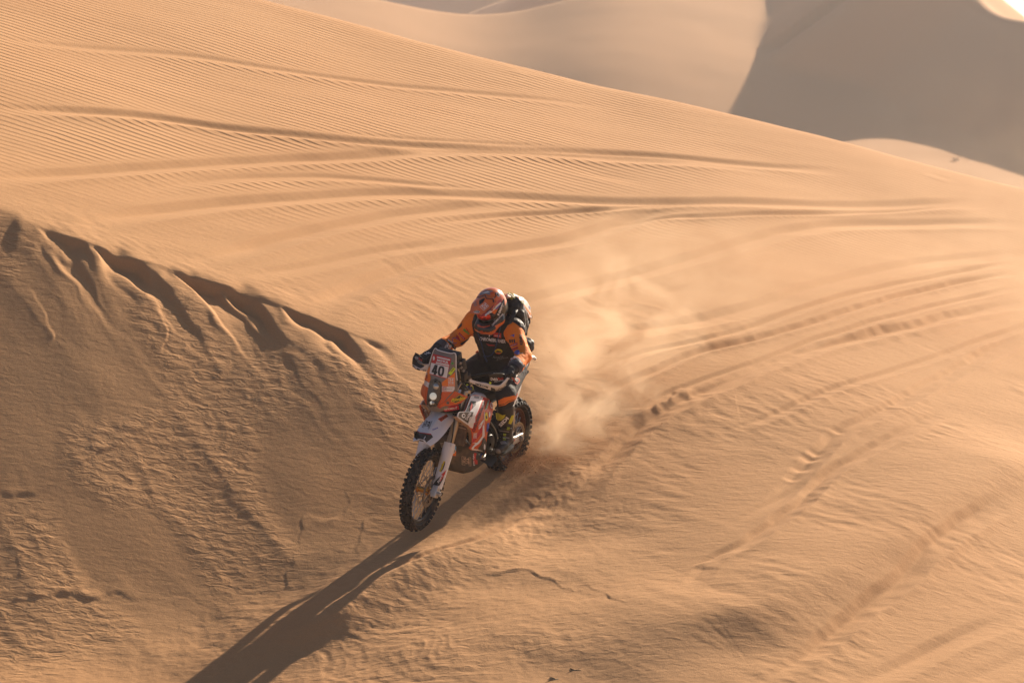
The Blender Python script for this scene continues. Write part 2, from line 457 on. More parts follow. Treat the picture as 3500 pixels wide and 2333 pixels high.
    amp = amp*(.18+.82*lowx)*(.55+.45*sstep(-.5, .3, fbm(X*.7, Y*.7, 2, 83)))
    amp = amp + 0*X
    kx, ky = RIPPLE_K
    phase = (X*kx+Y*ky)*2*np.pi + 1.8*noise(X*.35, Y*.35, 84) + 1.1*noise(X*1.5+Y*.6, Y*1.5-X*.6, 85)
    wrk = .0028*on_left*(.16+.84*patch)+.0019*on_right*(.3+.7*p2)+.0011*on_dome*near
    return z, amp, phase, wrk*(.35+.65*soft)
RIPPLE_L = .125
# crest lines run a little towards the camera as they go right
_a = px_ground(100*S, 130*S); _b = px_ground(300*S, 190*S)
_c = (_b-_a)[:2]; _c /= np.linalg.norm(_c)
RIPPLE_K = (-_c[1]/RIPPLE_L, _c[0]/RIPPLE_L)

def build_ground():
    # a fan of rows and columns: finest where the photograph looks
    th = np.concatenate([np.linspace(-1.2, -.27, 40)[:-1], np.linspace(-.27, -.215, 40)[:-1], np.linspace(-.215, .215, 1150), np.linspace(.215, .27, 40)[1:], np.linspace(.27, 1.2, 40)[1:]])
    ys = np.concatenate([np.linspace(4, 15.5, 60)[:-1], np.exp(np.linspace(np.log(15.5), np.log(30), 640))[:-1], np.exp(np.linspace(np.log(30), np.log(50), 330))[:-1], np.linspace(50, 75, 60)])
    T, Yg = np.meshgrid(th, ys)
    Xg = T*Yg
    x = Xg.ravel(); y = Yg.ravel()
    z0 = base(x, y)
    z, amp, ph, wrk = build_detail(x, y, z0)
    z = np.maximum(z, -16.0)
    o = grid_mesh('sand_dune', np.stack([x, y, z], -1).reshape(len(ys), len(th), 3), SAND)
    for nm, val in (('ripple', amp), ('phase', ph), ('wrinkle', wrk)):
        a = o.data.attributes.new(nm, 'FLOAT', 'POINT')
        a.data.foreach_set('value', val.astype(np.float32))
    tag(o, kind='structure')
    return o
ground = build_ground()

# ------------------------------------------------------------------ the valley and the dunes beyond it
def far_height(x, y):
    floor = -10.55 + .13*np.clip(y-238, -40, 30) + .5*fbm(x*.012, y*.012, 2, 91) - .07*np.logaddexp(0, (39-x)/4)*4*sstep(225, 245, y)
    # pale dune that fills the middle of the background
    sp = lambda t_, k: np.logaddexp(0, t_/k)*k            # soft ramp
    B = 3.6 + .27*(y-294) - .10*(10+sp(x-10, 3)-30.8) - .09*sp(9-x, 3) - .0035*np.clip(272-y, 0, 60)**2
    B = B - 1.35*np.exp(-((x+1.0)/9)**2) + .30*sp(-x-7, 2)
    ridge_y = 288 + .55*sp(x-8, 3) + 2.5*np.sin(x*.11+1)
    B = B - .6*sp(x-40, 1.5)
    lee = B - .85*(y-ridge_y)
    B = smin(B, lee, .5)
    z = smax(floor, B, 1.2)
    # tall dune on the right: its slip face looks away from the sun
    px, py = x-50.5, y-260
    l = px*.43-py*.90                # along the crest, growing to the right
    d = -(px*.90+py*.43)             # across, growing down the slip face
    zc = .9 - .115*l + .5*np.sin(l*.07) + 6.2*np.exp(-(np.where(l < -22, (l+17.5)/20.0, (l+17.5)/7.0))**2)  # unseen swell above the frame, shaped to set the outline of the shade
    zc = zc - .002*np.clip(-l-50, 0, 200)**2
    slip = zc - .62*d
    wind = zc + .14 - .10*np.clip(-d, 0, 400) - .55*np.clip(-d-1.2, 0, 400)
    Sd = smin(slip, wind, .05)
    z = smax(z, Sd, .25)
    # grey dune farther back, in its own shade
    d2 = -( (x+5)*.64+(y-470)*.77 )
    zc2 = 16 + 2*np.sin(x*.03)
    z2 = smin(zc2-.70*d2, zc2-.15*np.clip(-d2, 0, 900)+.1, .1)
    z2 = np.where(x < 45, z2, z2-(x-45)*.8)
    z = smax(z, z2, .5)
    z += .12*fbm(x*.05, y*.05, 3, 95)
    return z
def build_far():
    th = np.concatenate([np.linspace(-1.3, -.3, 30)[:-1], np.linspace(-.3, .3, 420), np.linspace(.3, 1.3, 30)[1:]])
    ys = np.concatenate([np.linspace(52, 200, 60)[:-1], np.linspace(200, 330, 330)[:-1], np.linspace(330, 560, 130)[:-1], np.linspace(560, 1500, 30)])
    T, Yg = np.meshgrid(th, ys)
    Xg = T*Yg
    z = far_height(Xg.ravel(), Yg.ravel()).reshape(Xg.shape)
    k = sstep(560, 900, Yg)
    z = z*(1-k)+k*-12
    o = grid_mesh('distant_dunes', np.stack([Xg, Yg, z], -1), FAR_SAND)
    return tag(o, kind='structure')
build_far()
def build_plain():
    # the sheet that carries the sand on to the horizon, all round
    n = 41
    xs = np.sign(np.linspace(-1, 1, n))*np.abs(np.linspace(-1, 1, n))**2*2600
    Xg, Yg = np.meshgrid(xs, xs)
    z = -15.5 + 1.2*noise(Xg*.004, Yg*.004, 97)
    o = grid_mesh('desert_plain', np.stack([Xg, Yg, z], -1), FAR_SAND)
    return tag(o, kind='structure')
build_plain()

# ------------------------------------------------------------------ hazy air
def build_haze(density=.0005):
    x0, x1, y0, y1, z0, z1 = -2650, 2650, -2650, 2650, -18.5, 26
    v = [(x, y, z) for x in (x0, x1) for y in (y0, y1) for z in (z0, z1)]
    f = [(0,1,3,2),(4,6,7,5),(0,4,5,1),(2,3,7,6),(0,2,6,4),(1,5,7,3)]
    m = bpy.data.materials.new('haze')
    m.use_nodes = True
    nt = m.node_tree
    nt.nodes.remove(nt.nodes['Principled BSDF'])
    pv = nt.nodes.new('ShaderNodeVolumePrincipled')
    pv.inputs['Color'].default_value = (.82, .81, .82, 1)
    pv.inputs['Density'].default_value = density
    pv.inputs['Anisotropy'].default_value = .35
    nt.links.new(pv.outputs[0], nt.nodes['Material Output'].inputs['Volume'])
    o = mesh_ob('haze', v, f, m, smooth=False)
    return tag(o, kind='stuff')
build_haze()
# ------------------------------------------------------------------ modelling tools
# the motorcycle's own frame: x forward, y to its left, z up, origin where the rear tyre stands
BR = np.array([[-0.46015672, 0.88476225, 0.07383467], [-0.87206151, -0.43480675, -0.22461481], [-0.16662689, -0.16774639, 0.97164635]])
BT = np.array([-0.05935419, 22.38313539, -3.75269217])
BIKE_M = Matrix([[*BR[0], BT[0]], [*BR[1], BT[1]], [*BR[2], BT[2]], [0, 0, 0, 1]])
CAM_B = BR.T @ (-BT)                                   # the camera seen from that frame
STEER = rad(4.47)
HEAD = np.array([1.12, 0, 1.0]); HAX = np.array([-math.sin(rad(27)), 0, math.cos(rad(27))])

def rotmat(axis, a):
    axis = np.asarray(axis, float); axis = axis/np.linalg.norm(axis)
    K = np.array([[0, -axis[2], axis[1]], [axis[2], 0, -axis[0]], [-axis[1], axis[0], 0]])
    return np.eye(3)+math.sin(a)*K+(1-math.cos(a))*K@K
STM = rotmat(HAX, STEER)
def st(P):
    """turn a point with the handlebar"""
    return HEAD + (np.asarray(P, float)-HEAD) @ STM.T
def ray_b(px, py):
    return BR.T @ px_ray(px, py)
def at(px, py, **k):
    """point of the motorcycle's frame seen at a photograph pixel, on a plane x=, y= or z="""
    (n, v), = k.items(); i = 'xyz'.index(n)
    d = ray_b(px, py)
    return CAM_B + d*(v-CAM_B[i])/d[i]
def k1(x, y): return 1350+x/3.4836, 950+y/3.4836
def k2(x, y): return 1330+x/3.136, 1350+y/3.136
def k3(x, y): return 1400+x/6.533, 1180+y/6.533
def k4(x, y): return 1560+x/5.6, 960+y/5.6
def k5(x, y): return 1540+x/3.563, 1200+y/3.563

def cr(P, n):
    """Catmull-Rom through the first axis of P, n samples"""
    P = np.asarray(P, float)
    if len(P) < 2: return np.repeat(P, n, 0)
    Q = np.concatenate([[2*P[0]-P[1]], P, [2*P[-1]-P[-2]]])
    t = np.linspace(0, len(P)-1, n); i = np.minimum(t.astype(int), len(P)-2); u = t-i
    u = u.reshape((-1,)+(1,)*(P.ndim-1))
    p0, p1, p2, p3 = Q[i], Q[i+1], Q[i+2], Q[i+3]
    return .5*((2*p1)+(-p0+p2)*u+(2*p0-5*p1+4*p2-p3)*u*u+(-p0+3*p1-3*p2+p3)*u**3)

class MB:
    """collects shapes that become one mesh object"""
    def __init__(s): s.v = []; s.f = []; s.m = []
    def add(s, V, F, mi=0):
        o = len(s.v); s.v += [tuple(map(float, p)) for p in V]
        s.f += [tuple(o+i for i in f) for f in F]; s.m += [mi]*len(F); return s
    def box(s, c, size, R=None, mi=0, bevel=.15):
        c = np.asarray(c, float); h = np.asarray(size, float)/2
        R = np.eye(3) if R is None else R
        b = min(h)*bevel*2
        bm = bmesh.new(); bmesh.ops.create_cube(bm, size=1)
        for v in bm.verts: v.co = Vector((v.co.x*2*h[0], v.co.y*2*h[1], v.co.z*2*h[2]))
        if bevel: bmesh.ops.bevel(bm, geom=bm.edges[:], offset=b, segments=2, profile=.6, affect='EDGES')
        bm.verts.index_update()
        V = [c+R@np.array(v.co) for v in bm.verts]; F = [[v.index for v in f.verts] for f in bm.faces]
        bm.free(); return s.add(V, F, mi)
    def tube(s, pts, r, n=10, mi=0, smooth=0, caps=True, flat=None):
        P = np.asarray(pts, float); rr = np.atleast_1d(np.asarray(r, float))
        if len(rr) == 1: rr = np.repeat(rr, len(P))
        if smooth: rr = cr(rr, smooth); P = cr(P, smooth)
        V = []; up = None
        for i in range(len(P)):
            d = P[min(i+1, len(P)-1)]-P[max(i-1, 0)]; d = d/(np.linalg.norm(d)+1e-12)
            if up is None:
                up = np.array([0, 0, 1.]) if abs(d[2]) < .9 else np.array([1., 0, 0])
            up = up-d*(up@d); up = up/np.linalg.norm(up); sd = np.cross(d, up)
            for k in range(n):
                a = 2*math.pi*k/n
                V.append(P[i]+rr[i]*(math.cos(a)*up*(flat or 1)+math.sin(a)*sd))
        F = []
        for i in range(len(P)-1):
            for k in range(n):
                F.append((i*n+k, i*n+(k+1) % n, (i+1)*n+(k+1) % n, (i+1)*n+k))
        if caps: F.append(tuple(range(n-1, -1, -1))); F.append(tuple((len(P)-1)*n+k for k in range(n)))
        return s.add(V, F, mi)
    def lathe(s, prof, c, axis, n=32, mi=0, a0=0., closed=True):
        """prof: (distance along axis, radius) pairs"""
        axis = np.asarray(axis, float); axis = axis/np.linalg.norm(axis); c = np.asarray(c, float)
        u = np.cross(axis, [0, 0, 1.] if abs(axis[2]) < .9 else [1., 0, 0]); u = u/np.linalg.norm(u); w = np.cross(axis, u)
        V = []; m = len(prof)
        for k in range(n):
            a = a0+2*math.pi*k/n; e = math.cos(a)*u+math.sin(a)*w
            V += [c+axis*h+e*r for h, r in prof]
        F = []
        for k in range(n):
            k2_ = (k+1) % n
            for j in range(m if closed else m-1):
                j2 = (j+1) % m
                F.append((k*m+j, k2_*m+j, k2_*m+j2, k*m+j2))
        return s.add(V, F, mi)
    def sheet(s, rows, nu, nv, th=.004, mi=0, inward=None):
        """smooth panel through a net of points, with thickness"""
        G = np.asarray(rows, float)
        G = cr(G, nu); G = cr(G.transpose(1, 0, 2), nv).transpose(1, 0, 2)
        du = np.gradient(G, axis=0); dv = np.gradient(G, axis=1)
        N = np.cross(du, dv); N /= (np.linalg.norm(N, axis=2, keepdims=True)+1e-12)
        if inward is not None:
            sg = np.sign(np.sum(N*(np.asarray(inward, float)-G), axis=2, keepdims=True).mean()); N = N*sg
        B = G+N*th
        a, b = nu, nv
        V = np.concatenate([G.reshape(-1, 3), B.reshape(-1, 3)]); o = a*b
        F = []
        for i in range(a-1):
            for j in range(b-1):
                q = (i*b+j, i*b+j+1, (i+1)*b+j+1, (i+1)*b+j); F.append(q); F.append(tuple(o+x for x in q[::-1]))
        def rim(L):
            for p, q in zip(L[:-1], L[1:]): F.append((p, q, o+q, o+p))
        rim([j for j in range(b)]); rim([(a-1)*b+j for j in range(b)][::-1]); rim([i*b for i in range(a)][::-1]); rim([i*b+b-1 for i in range(a)])
        return s.add(V, F, mi)
    def plate(s, poly, th, mi=0):
        """flat polygon with thickness vector th"""
        P = np.asarray(poly, float); th = np.asarray(th, float); n = len(P)
        V = np.concatenate([P, P+th]); F = [tuple(range(n)), tuple(range(2*n-1, n-1, -1))]
        F += [(i, (i+1) % n, n+(i+1) % n, n+i) for i in range(n)]
        return s.add(V, F, mi)
    def loft(s, secs, mi=0, caps=True):
        n = len(secs[0]); V = [p for q in secs for p in q]; F = []
        for i in range(len(secs)-1):
            for k in range(n): F.append((i*n+k, i*n+(k+1) % n, (i+1)*n+(k+1) % n, (i+1)*n+k))
        if caps: F.append(tuple(range(n-1, -1, -1))); F.append(tuple((len(secs)-1)*n+k for k in range(n)))
        return s.add(V, F, mi)
    def turn(s, f):
        s.v = [tuple(f(p)) for p in s.v]; return s
    def build(s, name, mats, parent=None, sharp=38):
        o = mesh_ob(name, s.v, s.f, mats, parent)
        if len(o.data.polygons) == len(s.m): o.data.polygons.foreach_set('material_index', s.m)
        bm = bmesh.new(); bm.from_mesh(o.data); bmesh.ops.recalc_face_normals(bm, faces=bm.faces[:]); bm.to_mesh(o.data); bm.free()
        o.data.set_sharp_from_angle(angle=rad(sharp))
        return o
def rrect(cx, y0, z0, hy, hz, r, n=4, x=None):
    """rounded rectangle loop in a y-z plane"""
    out = []
    for sy, sz, a0 in ((1, 1, 0), (-1, 1, 90), (-1, -1, 180), (1, -1, 270)):
        for i in range(n+1):
            a = rad(a0+90*i/n)
            out.append((cx, y0+sy*(hy-r)+r*math.cos(a), z0+sz*(hz-r)+r*math.sin(a)))
    return out
def mirror(P):
    P = np.asarray(P, float).copy(); P[..., 1] *= -1; return P

# ---- implicit solids and their skin (naive surface nets)
def s_cap(a, b, ra, rb):
    a = np.asarray(a, float); b = np.asarray(b, float)
    def f(P):
        ab = b-a; t_ = np.clip(((P-a)@ab)/(ab@ab), 0, 1)
        return np.linalg.norm(P-a-t_[..., None]*ab, axis=-1)-(ra+(rb-ra)*t_)
    f.box = (np.minimum(a, b)-max(ra, rb), np.maximum(a, b)+max(ra, rb)); return f
def s_ell(c, r, R=None):
    c = np.asarray(c, float); r = np.asarray(r, float)
    def f(P):
        q = P-c
        if R is not None: q = q@R
        k0 = np.linalg.norm(q/r, axis=-1); k1_ = np.linalg.norm(q/r**2, axis=-1)+1e-9
        return k0*(k0-1)/k1_
    m = r.max(); f.box = (c-m, c+m); return f
def s_box(c, h, rnd, R=None):
    c = np.asarray(c, float); h = np.asarray(h, float)-rnd
    def f(P):
        q = P-c
        if R is not None: q = q@R
        q = np.abs(q)-h
        return np.linalg.norm(np.maximum(q, 0), axis=-1)+np.minimum(q.max(-1), 0)-rnd
    m = np.linalg.norm(h+rnd); f.box = (c-m, c+m); return f
def s_union(fs, k):
    def f(P):
        d = fs[0](P)
        for g in fs[1:]:
            e = g(P); h = np.maximum(k-np.abs(d-e), 0)/k
            d = np.minimum(d, e)-h*h*k*.25
        return d
    f.box = (np.min([g.box[0] for g in fs], 0), np.max([g.box[1] for g in fs], 0)); return f
def s_cut(a, b, k=.01):
    def f(P):
        d = a(P); e = -b(P); h = np.maximum(k-np.abs(d-e), 0)/k
        return np.maximum(d, e)+h*h*k*.25
    f.box = a.box; return f
def nets(f, h, smooth=2):
    lo = f.box[0]-3*h; hi = f.box[1]+3*h
    ax = [np.arange(lo[i], hi[i]+h, h) for i in range(3)]
    n = [len(a) for a in ax]
    D = np.empty(n, np.float32)
    for i in range(n[0]):
        Yg, Zg = np.meshgrid(ax[1], ax[2], indexing='ij')
        D[i] = f(np.stack([np.full_like(Yg, ax[0][i]), Yg, Zg], -1))
    ins = D < 0
    c = [(i, j, k) for i in (0, 1) for j in (0, 1) for k in (0, 1)]
    def cor(A, i, j, k): return A[i:n[0]-1+i, j:n[1]-1+j, k:n[2]-1+k]
    cnt = sum(cor(ins, *q).astype(np.int8) for q in c)
    act = (cnt > 0) & (cnt < 8)
    idx = -np.ones(act.shape, np.int64); idx[act] = np.arange(act.sum())
    pos = np.zeros((act.sum(), 3)); wt = np.zeros(act.sum())
    for a in c:
        for d in range(3):
            if a[d]: continue
            b = list(a); b[d] = 1
            da = cor(D, *a)[act]; db = cor(D, *b)[act]
            m = (da < 0) != (db < 0)
            t_ = np.where(m, da/(da-db+1e-12), 0)
            p = np.array(a, float)[None]*np.ones((len(da), 1)); p[:, d] += t_
            pos[m] += p[m]; wt[m] += 1
    pos = pos/wt[:, None] + np.argwhere(act)
    V = lo+pos*h
    F = []
    for d in range(3):
        e1, e2 = [(1, 2), (2, 0), (0, 1)][d]
        A = np.moveaxis(ins, (d, e1, e2), (0, 1, 2)); I = np.moveaxis(idx, (d, e1, e2), (0, 1, 2))
        cr_ = A[:-1, 1:-1, 1:-1] != A[1:, 1:-1, 1:-1]
        w = np.argwhere(cr_)
        if not len(w): continue
        i, j, k = w[:, 0], w[:, 1]+1, w[:, 2]+1
        q = np.stack([I[i, j-1, k-1], I[i, j, k-1], I[i, j, k], I[i, j-1, k]], -1)
        fl = A[i, j, k]
        q[~fl] = q[~fl][:, ::-1]
        F.append(q)
    F = np.concatenate(F)
    F = F[(F >= 0).all(1)]
    for _ in range(smooth):
        S_ = np.zeros_like(V); Cn = np.zeros(len(V))
        for a, b in ((0, 1), (1, 2), (2, 3), (3, 0)):
            np.add.at(S_, F[:, a], V[F[:, b]]); np.add.at(Cn, F[:, a], 1)
            np.add.at(S_, F[:, b], V[F[:, a]]); np.add.at(Cn, F[:, b], 1)
        V = .5*V+.5*S_/np.maximum(Cn, 1)[:, None]
    return V, F
def vnormals(V, F):
    N = np.zeros_like(V)
    n = np.cross(V[F[:, 2]]-V[F[:, 0]], V[F[:, 3]]-V[F[:, 1]])
    for a in range(4): np.add.at(N, F[:, a], n)
    return N/(np.linalg.norm(N, axis=1, keepdims=True)+1e-12)
def skin_ob(name, V, F, mats, parent=None, mi=None):
    me = bpy.data.meshes.new(name)
    me.vertices.add(len(V)); me.vertices.foreach_set('co', V.astype(np.float32).ravel())
    me.loops.add(F.size); me.loops.foreach_set('vertex_index', F.ravel().astype(np.int32))
    me.polygons.add(len(F)); me.polygons.foreach_set('loop_start', np.arange(0, F.size, 4, dtype=np.int32))
    me.polygons.foreach_set('loop_total', np.full(len(F), 4, np.int32)); me.polygons.foreach_set('use_smooth', np.ones(len(F), bool))
    for m in (mats if isinstance(mats, (list, tuple)) else [mats]): me.materials.append(m)
    if mi is not None: me.polygons.foreach_set('material_index', mi.astype(np.int32))
    me.update(calc_edges=True)
    o = bpy.data.objects.new(name, me); C.objects.link(o)
    if parent is not None: o.parent = parent
    return o

# ---- printing on surfaces: shapes and letters laid on the mesh of a part
_bvh = {}
def bvh_of(objs):
    objs = objs if isinstance(objs, (list, tuple)) else [objs]
    key = tuple(o.name for o in objs)
    if key not in _bvh:
        V = []; F = []
        for o in objs:
            k = len(V); V += [v.co[:] for v in o.data.vertices]; F += [[k+i for i in p.vertices] for p in o.data.polygons]
        _bvh[key] = BVHTree.FromPolygons(V, F)
    return _bvh[key]
def lay(target, pxs, off, origin=None):
    """points of the target's frame under photograph pixels, lifted off its surface"""
    T = bvh_of(target); o = Vector(CAM_B if origin is None else CAM_B-origin)
    out = []; hits = []
    for px, py in pxs:
        d = Vector(ray_b(px, py)).normalized()
        h = T.ray_cast(o, d)
        if h[0] is None: out.append((d, None)); continue
        n = h[1]
        if n.dot(d) > 0: n = -n
        p = h[0]+n*off
        out.append((d, p)); hits.append((p-o).length)
    if not hits: return None
    m = sorted(hits)[len(hits)//2]
    return [p if p is not None else o+d*m for d, p in out]
def sticker(target, poly, material, parent=None, name='sticker', off=.0022, cuts=2, origin=None):
    """a flat print with the outline poly (photograph pixels) on the target's surface"""
    bm = bmesh.new()
    vs = [bm.verts.new((x, y, 0)) for x, y in poly]
    bm.faces.new(vs)
    bmesh.ops.triangulate(bm, faces=bm.faces[:])
    if cuts: bmesh.ops.subdivide_edges(bm, edges=bm.edges[:], cuts=cuts, use_grid_fill=True)
    bm.verts.index_update()
    px = [(v.co.x, v.co.y) for v in bm.verts]; F = [[v.index for v in f.verts] for f in bm.faces]
    bm.free()
    V = lay(target, px, off, origin)
    if V is None: return None
    return mesh_ob(name, V, F, material, parent if parent is not None else (target if not isinstance(target, (list, tuple)) else target[0]))
def letters(target, text, a, b, h, material, parent=None, name='lettering', off=.0042, bold=.02, slant=0., up=None, origin=None, squash=None):
    """text whose baseline runs from pixel a to pixel b, capital height h pixels"""
    cu = bpy.data.curves.new('t', 'FONT'); cu.body = text; cu.offset = bold; cu.shear = slant; cu.resolution_u = 2
    ob = bpy.data.objects.new('t', cu); C.objects.link(ob)
    dg = bpy.context.evaluated_depsgraph_get(); dg.update()
    me = ob.evaluated_get(dg).to_mesh()
    V = np.array([v.co[:2] for v in me.vertices]); F = [list(p.vertices) for p in me.polygons]
    ob.evaluated_get(dg).to_mesh_clear(); bpy.data.objects.remove(ob); bpy.data.curves.remove(cu)
    if not len(V): return None
    x0, x1 = V[:, 0].min(), V[:, 0].max(); y0, y1 = max(V[:, 1].min(), -.02) if text.upper() == text else 0, V[:, 1].max()
    a = np.array(a, float); b = np.array(b, float); r = b-a
    if up is None:
        up = np.array([r[1], -r[0]]); up = up/np.linalg.norm(up)*h
    else: up = np.array(up, float)
    px = a+((V[:, 0]-x0)/(x1-x0))[:, None]*r+((V[:, 1]-y0)/(y1-y0))[:, None]*up
    W_ = lay(target, [tuple(p) for p in px], off, origin)
    if W_ is None: return None
    return mesh_ob(name, W_, F, material, parent if parent is not None else (target if not isinstance(target, (list, tuple)) else target[0]), smooth=False)
def kk(k, pts): return [k(*p) for p in pts]
def ring_px(c, rx, ry, n=14, a0=0):
    return [(c[0]+rx*math.cos(2*math.pi*i/n+a0), c[1]+ry*math.sin(2*math.pi*i/n+a0)) for i in range(n)]
# ------------------------------------------------------------------ materials of the motorcycle
DUST = (.42, .27, .15)
M_tyre = mat('tyre_rubber', (.018, .017, .016), .75, bump=(90, .001), dirt=(DUST, .30, 14))
M_black = mat('black_plastic', (.014, .014, .015), .42, dirt=(DUST, .10, 20))
M_blackm = mat('black_metal', (.02, .02, .02), .35, .6, dirt=(DUST, .16, 25))
M_rim = mat('black_rim', (.03, .028, .026), .3, .7, dirt=(DUST, .35, 18))
M_orrim = mat('orange_anodised', (.13, .04, .010), .4, .5, dirt=(DUST, .2, 18))
M_gold = mat('gold_hub', (.55, .27, .05), .35, .7, dirt=(DUST, .15, 18))
M_steel = mat('bare_steel', (.42, .40, .37), .32, .9, dirt=(DUST, .3, 25))
M_disc = mat('worn_steel_disc', (.20, .18, .16), .4, .8, dirt=(DUST, .35, 25))
M_alu = mat('cast_aluminium', (.60, .58, .55), .42, .7, dirt=(DUST, .15, 25))
M_fork = mat('fork_tube', (.42, .34, .24), .33, .75, dirt=(DUST, .2, 20))
M_white = mat('white_plastic', (.74, .73, .72), .38, dirt=(DUST, .14, 9), coat=.2)
M_red = mat('red_plastic', (.46, .045, .022), .35, dirt=(DUST, .10, 9), coat=.2)
M_redor = mat('red_orange_print', (.64, .105, .024), .38, dirt=(DUST, .10, 9))
M_orange = mat('orange_print', (.82, .21, .024), .38, dirt=(DUST, .08, 9))
M_titan = mat('grey_composite', (.20, .175, .155), .35, .2, dirt=(DUST, .25, 7))
M_carbon = mat('dark_composite', (.045, .038, .032), .4, bump=(300, .0004), dirt=(DUST, .35, 8))
M_duct = mat('sand_coloured_inner_plastic', (.52, .36, .24), .55, dirt=(DUST, .3, 9))
M_rad = mat('radiator_core', (.11, .075, .05), .6, .3, bump=(400, .002), dirt=(DUST, .5, 12))
M_lens = mat('clear_lens', (.55, .56, .52), .06, .6)
M_lampbk = mat('lamp_housing', (.035, .03, .026), .18, dirt=(DUST, .25, 14), coat=.5)
M_seat = mat('seat_cover', (.016, .016, .017), .7, bump=(160, .0008), dirt=(DUST, .12, 14))
M_chain = mat('chain_steel', (.38, .29, .17), .45, .8, dirt=(DUST, .4, 40))
P_white = mat('white_print', (.78, .76, .74), .5)
P_black = mat('black_print', (.02, .02, .02), .5)
P_red = mat('red_print', (.58, .035, .025), .5)
P_crim = mat('crimson_print', (.50, .02, .04), .5)
P_yel = mat('yellow_print', (.80, .62, .02), .5)
P_lime = mat('lime_print', (.62, .80, .04), .5)
P_green = mat('green_print', (.06, .42, .06), .5)
P_blue = mat('blue_print', (.05, .10, .45), .5)
P_sky = mat('pale_blue_print', (.12, .38, .66), .5)
P_grey = mat('grey_print', (.24, .24, .25), .5)
M_lit = bpy.data.materials.new('lit_lamp'); M_lit.use_nodes = True
_b = M_lit.node_tree.nodes['Principled BSDF']; _b.inputs['Base Color'].default_value = (.6, .6, .56, 1)
_b.inputs['Emission Color'].default_value = (1, .97, .80, 1); _b.inputs['Emission Strength'].default_value = .14; _b.inputs['Roughness'].default_value = .1

bike = bpy.data.objects.new('rally_motorcycle', None); C.objects.link(bike)
bike.empty_display_size = .3
bike.matrix_world = BIKE_M
tag(bike, 'orange and white rally motorcycle numbered 40 heading down the sand, front wheel lifted', 'motorcycle')

# ------------------------------------------------------------------ wheels
def make_wheel(c, R_t, r_rim, w, n_side, steered, rim_m, hub_m, disc_r, disc_y, seed):
    rnd = random.Random(seed)
    tr = st if steered else (lambda p: p)
    c = np.array(c, float); Y = (0, 1, 0)
    hub = MB()
    hw = .052 if steered else .07
    hub.lathe([(-hw, .012), (-hw, .032), (-hw*.8, .038), (-hw*.6, .024), (hw*.6, .024), (hw*.8, .040), (hw, .034), (hw, .012)], c, Y, 20)
    wheel = hub.turn(tr).build('wheel', hub_m, bike)
    # tyre: carcass and knobs
    t = MB()
    a, b = w/2, R_t-.014-r_rim                         # half width, section height
    prof = [(-a*.52, r_rim)]+[(a*math.sin(x)*-1*-1, r_rim+b*(.42+.58*math.cos(x))) for x in np.linspace(-1.75, 1.75, 13)]+[(a*.52, r_rim)]
    t.lathe([(h, r) for h, r in prof], c, Y, 64)
    rows = [(-.86, .62, .020), (-.42, .95, .022), (0, 1.0, .024), (.42, .95, .022), (.86, .62, .020)]
    n = n_side
    for k in range(n):
        for ri, (lat, hh, sz) in enumerate(rows):
            if (k+ri) % 2 and ri in (1, 3): continue
            if (k % 2) and ri == 2: continue
            th = 2*math.pi*(k+.5*(ri % 2))/n+rnd.uniform(-.006, .006)
            x = lat*1.45
            rr = r_rim+b*(.42+.58*math.cos(x))+.004
            yy = a*math.sin(x)
            e = np.array([math.cos(th), 0, math.sin(th)]); tg = np.array([-math.sin(th), 0, math.cos(th)])
            nn = e*math.cos(x*.85)+np.array([0, 1, 0])*math.sin(x*.85); sd = np.cross(nn, tg)
            t.box(c+e*rr+np.array([0, yy, 0]), (2*math.pi*R_t/n*.52, a*.34, .030), np.stack([tg, sd, nn], 1), bevel=.12)
    ty = t.turn(tr).build('tyre', M_tyre, wheel)
    rm = MB()
    rw = w*.30
    rm.lathe([(-rw, r_rim+.012), (-rw, r_rim-.004), (-rw*.55, r_rim-.022), (0, r_rim-.027), (rw*.55, r_rim-.022), (rw, r_rim-.004), (rw, r_rim+.012), (0, r_rim+.004)], c, Y, 64)
    rm.turn(tr).build('rim', rim_m, wheel)
    sp = MB()
    for k in range(36):
        s_ = 1 if k % 2 else -1
        a0 = 2*math.pi*k/36; a1 = a0+(.42 if (k//2) % 2 else -.42)
        p0 = c+np.array([.036*math.cos(a1), s_*hw*.8, .036*math.sin(a1)]); p1 = c+np.array([(r_rim-.02)*math.cos(a0), s_*rw*.25, (r_rim-.02)*math.sin(a0)])
        sp.tube([p0, p1], .0030, 5)
        sp.tube([p1, p1+(p0-p1)/np.linalg.norm(p0-p1)*.02], .0055, 5)
    o = sp.turn(tr).build('spokes', M_steel, wheel); o['kind'] = 'stuff'
    d = MB()
    # brake disc with drilled rim
    prof_out, n_d = [], 60
    V = []; F = []
    for k in range(n_d):
        th = 2*math.pi*k/n_d; wv = disc_r*(1+.022*math.cos(th*12))
        wi = disc_r*(.76+.018*math.cos(th*12))
        for rr, dy in ((wi, -.002), (wv, -.002), (wv, .002), (wi, .002)):
            V.append(c+np.array([rr*math.cos(th), disc_y+dy, rr*math.sin(th)]))
    for k in range(n_d):
        for j in range(4): F.append((k*4+j, ((k+1) % n_d)*4+j, ((k+1) % n_d)*4+(j+1) % 4, k*4+(j+1) % 4))
    d.add(V, F)
    for k in range(6):
        th = 2*math.pi*k/6
        d.tube([c+np.array([.034*math.cos(th), disc_y, .034*math.sin(th)]), c+np.array([disc_r*.8*math.cos(th+.35), disc_y, disc_r*.8*math.sin(th+.35)])], .006, 6)
    d.turn(tr).build('brake_disc', M_disc, wheel)
    return wheel
fw = make_wheel((1.5, 0, .345), .347, .272, .088, 44, True, M_rim, M_gold, .132, .062, 1)
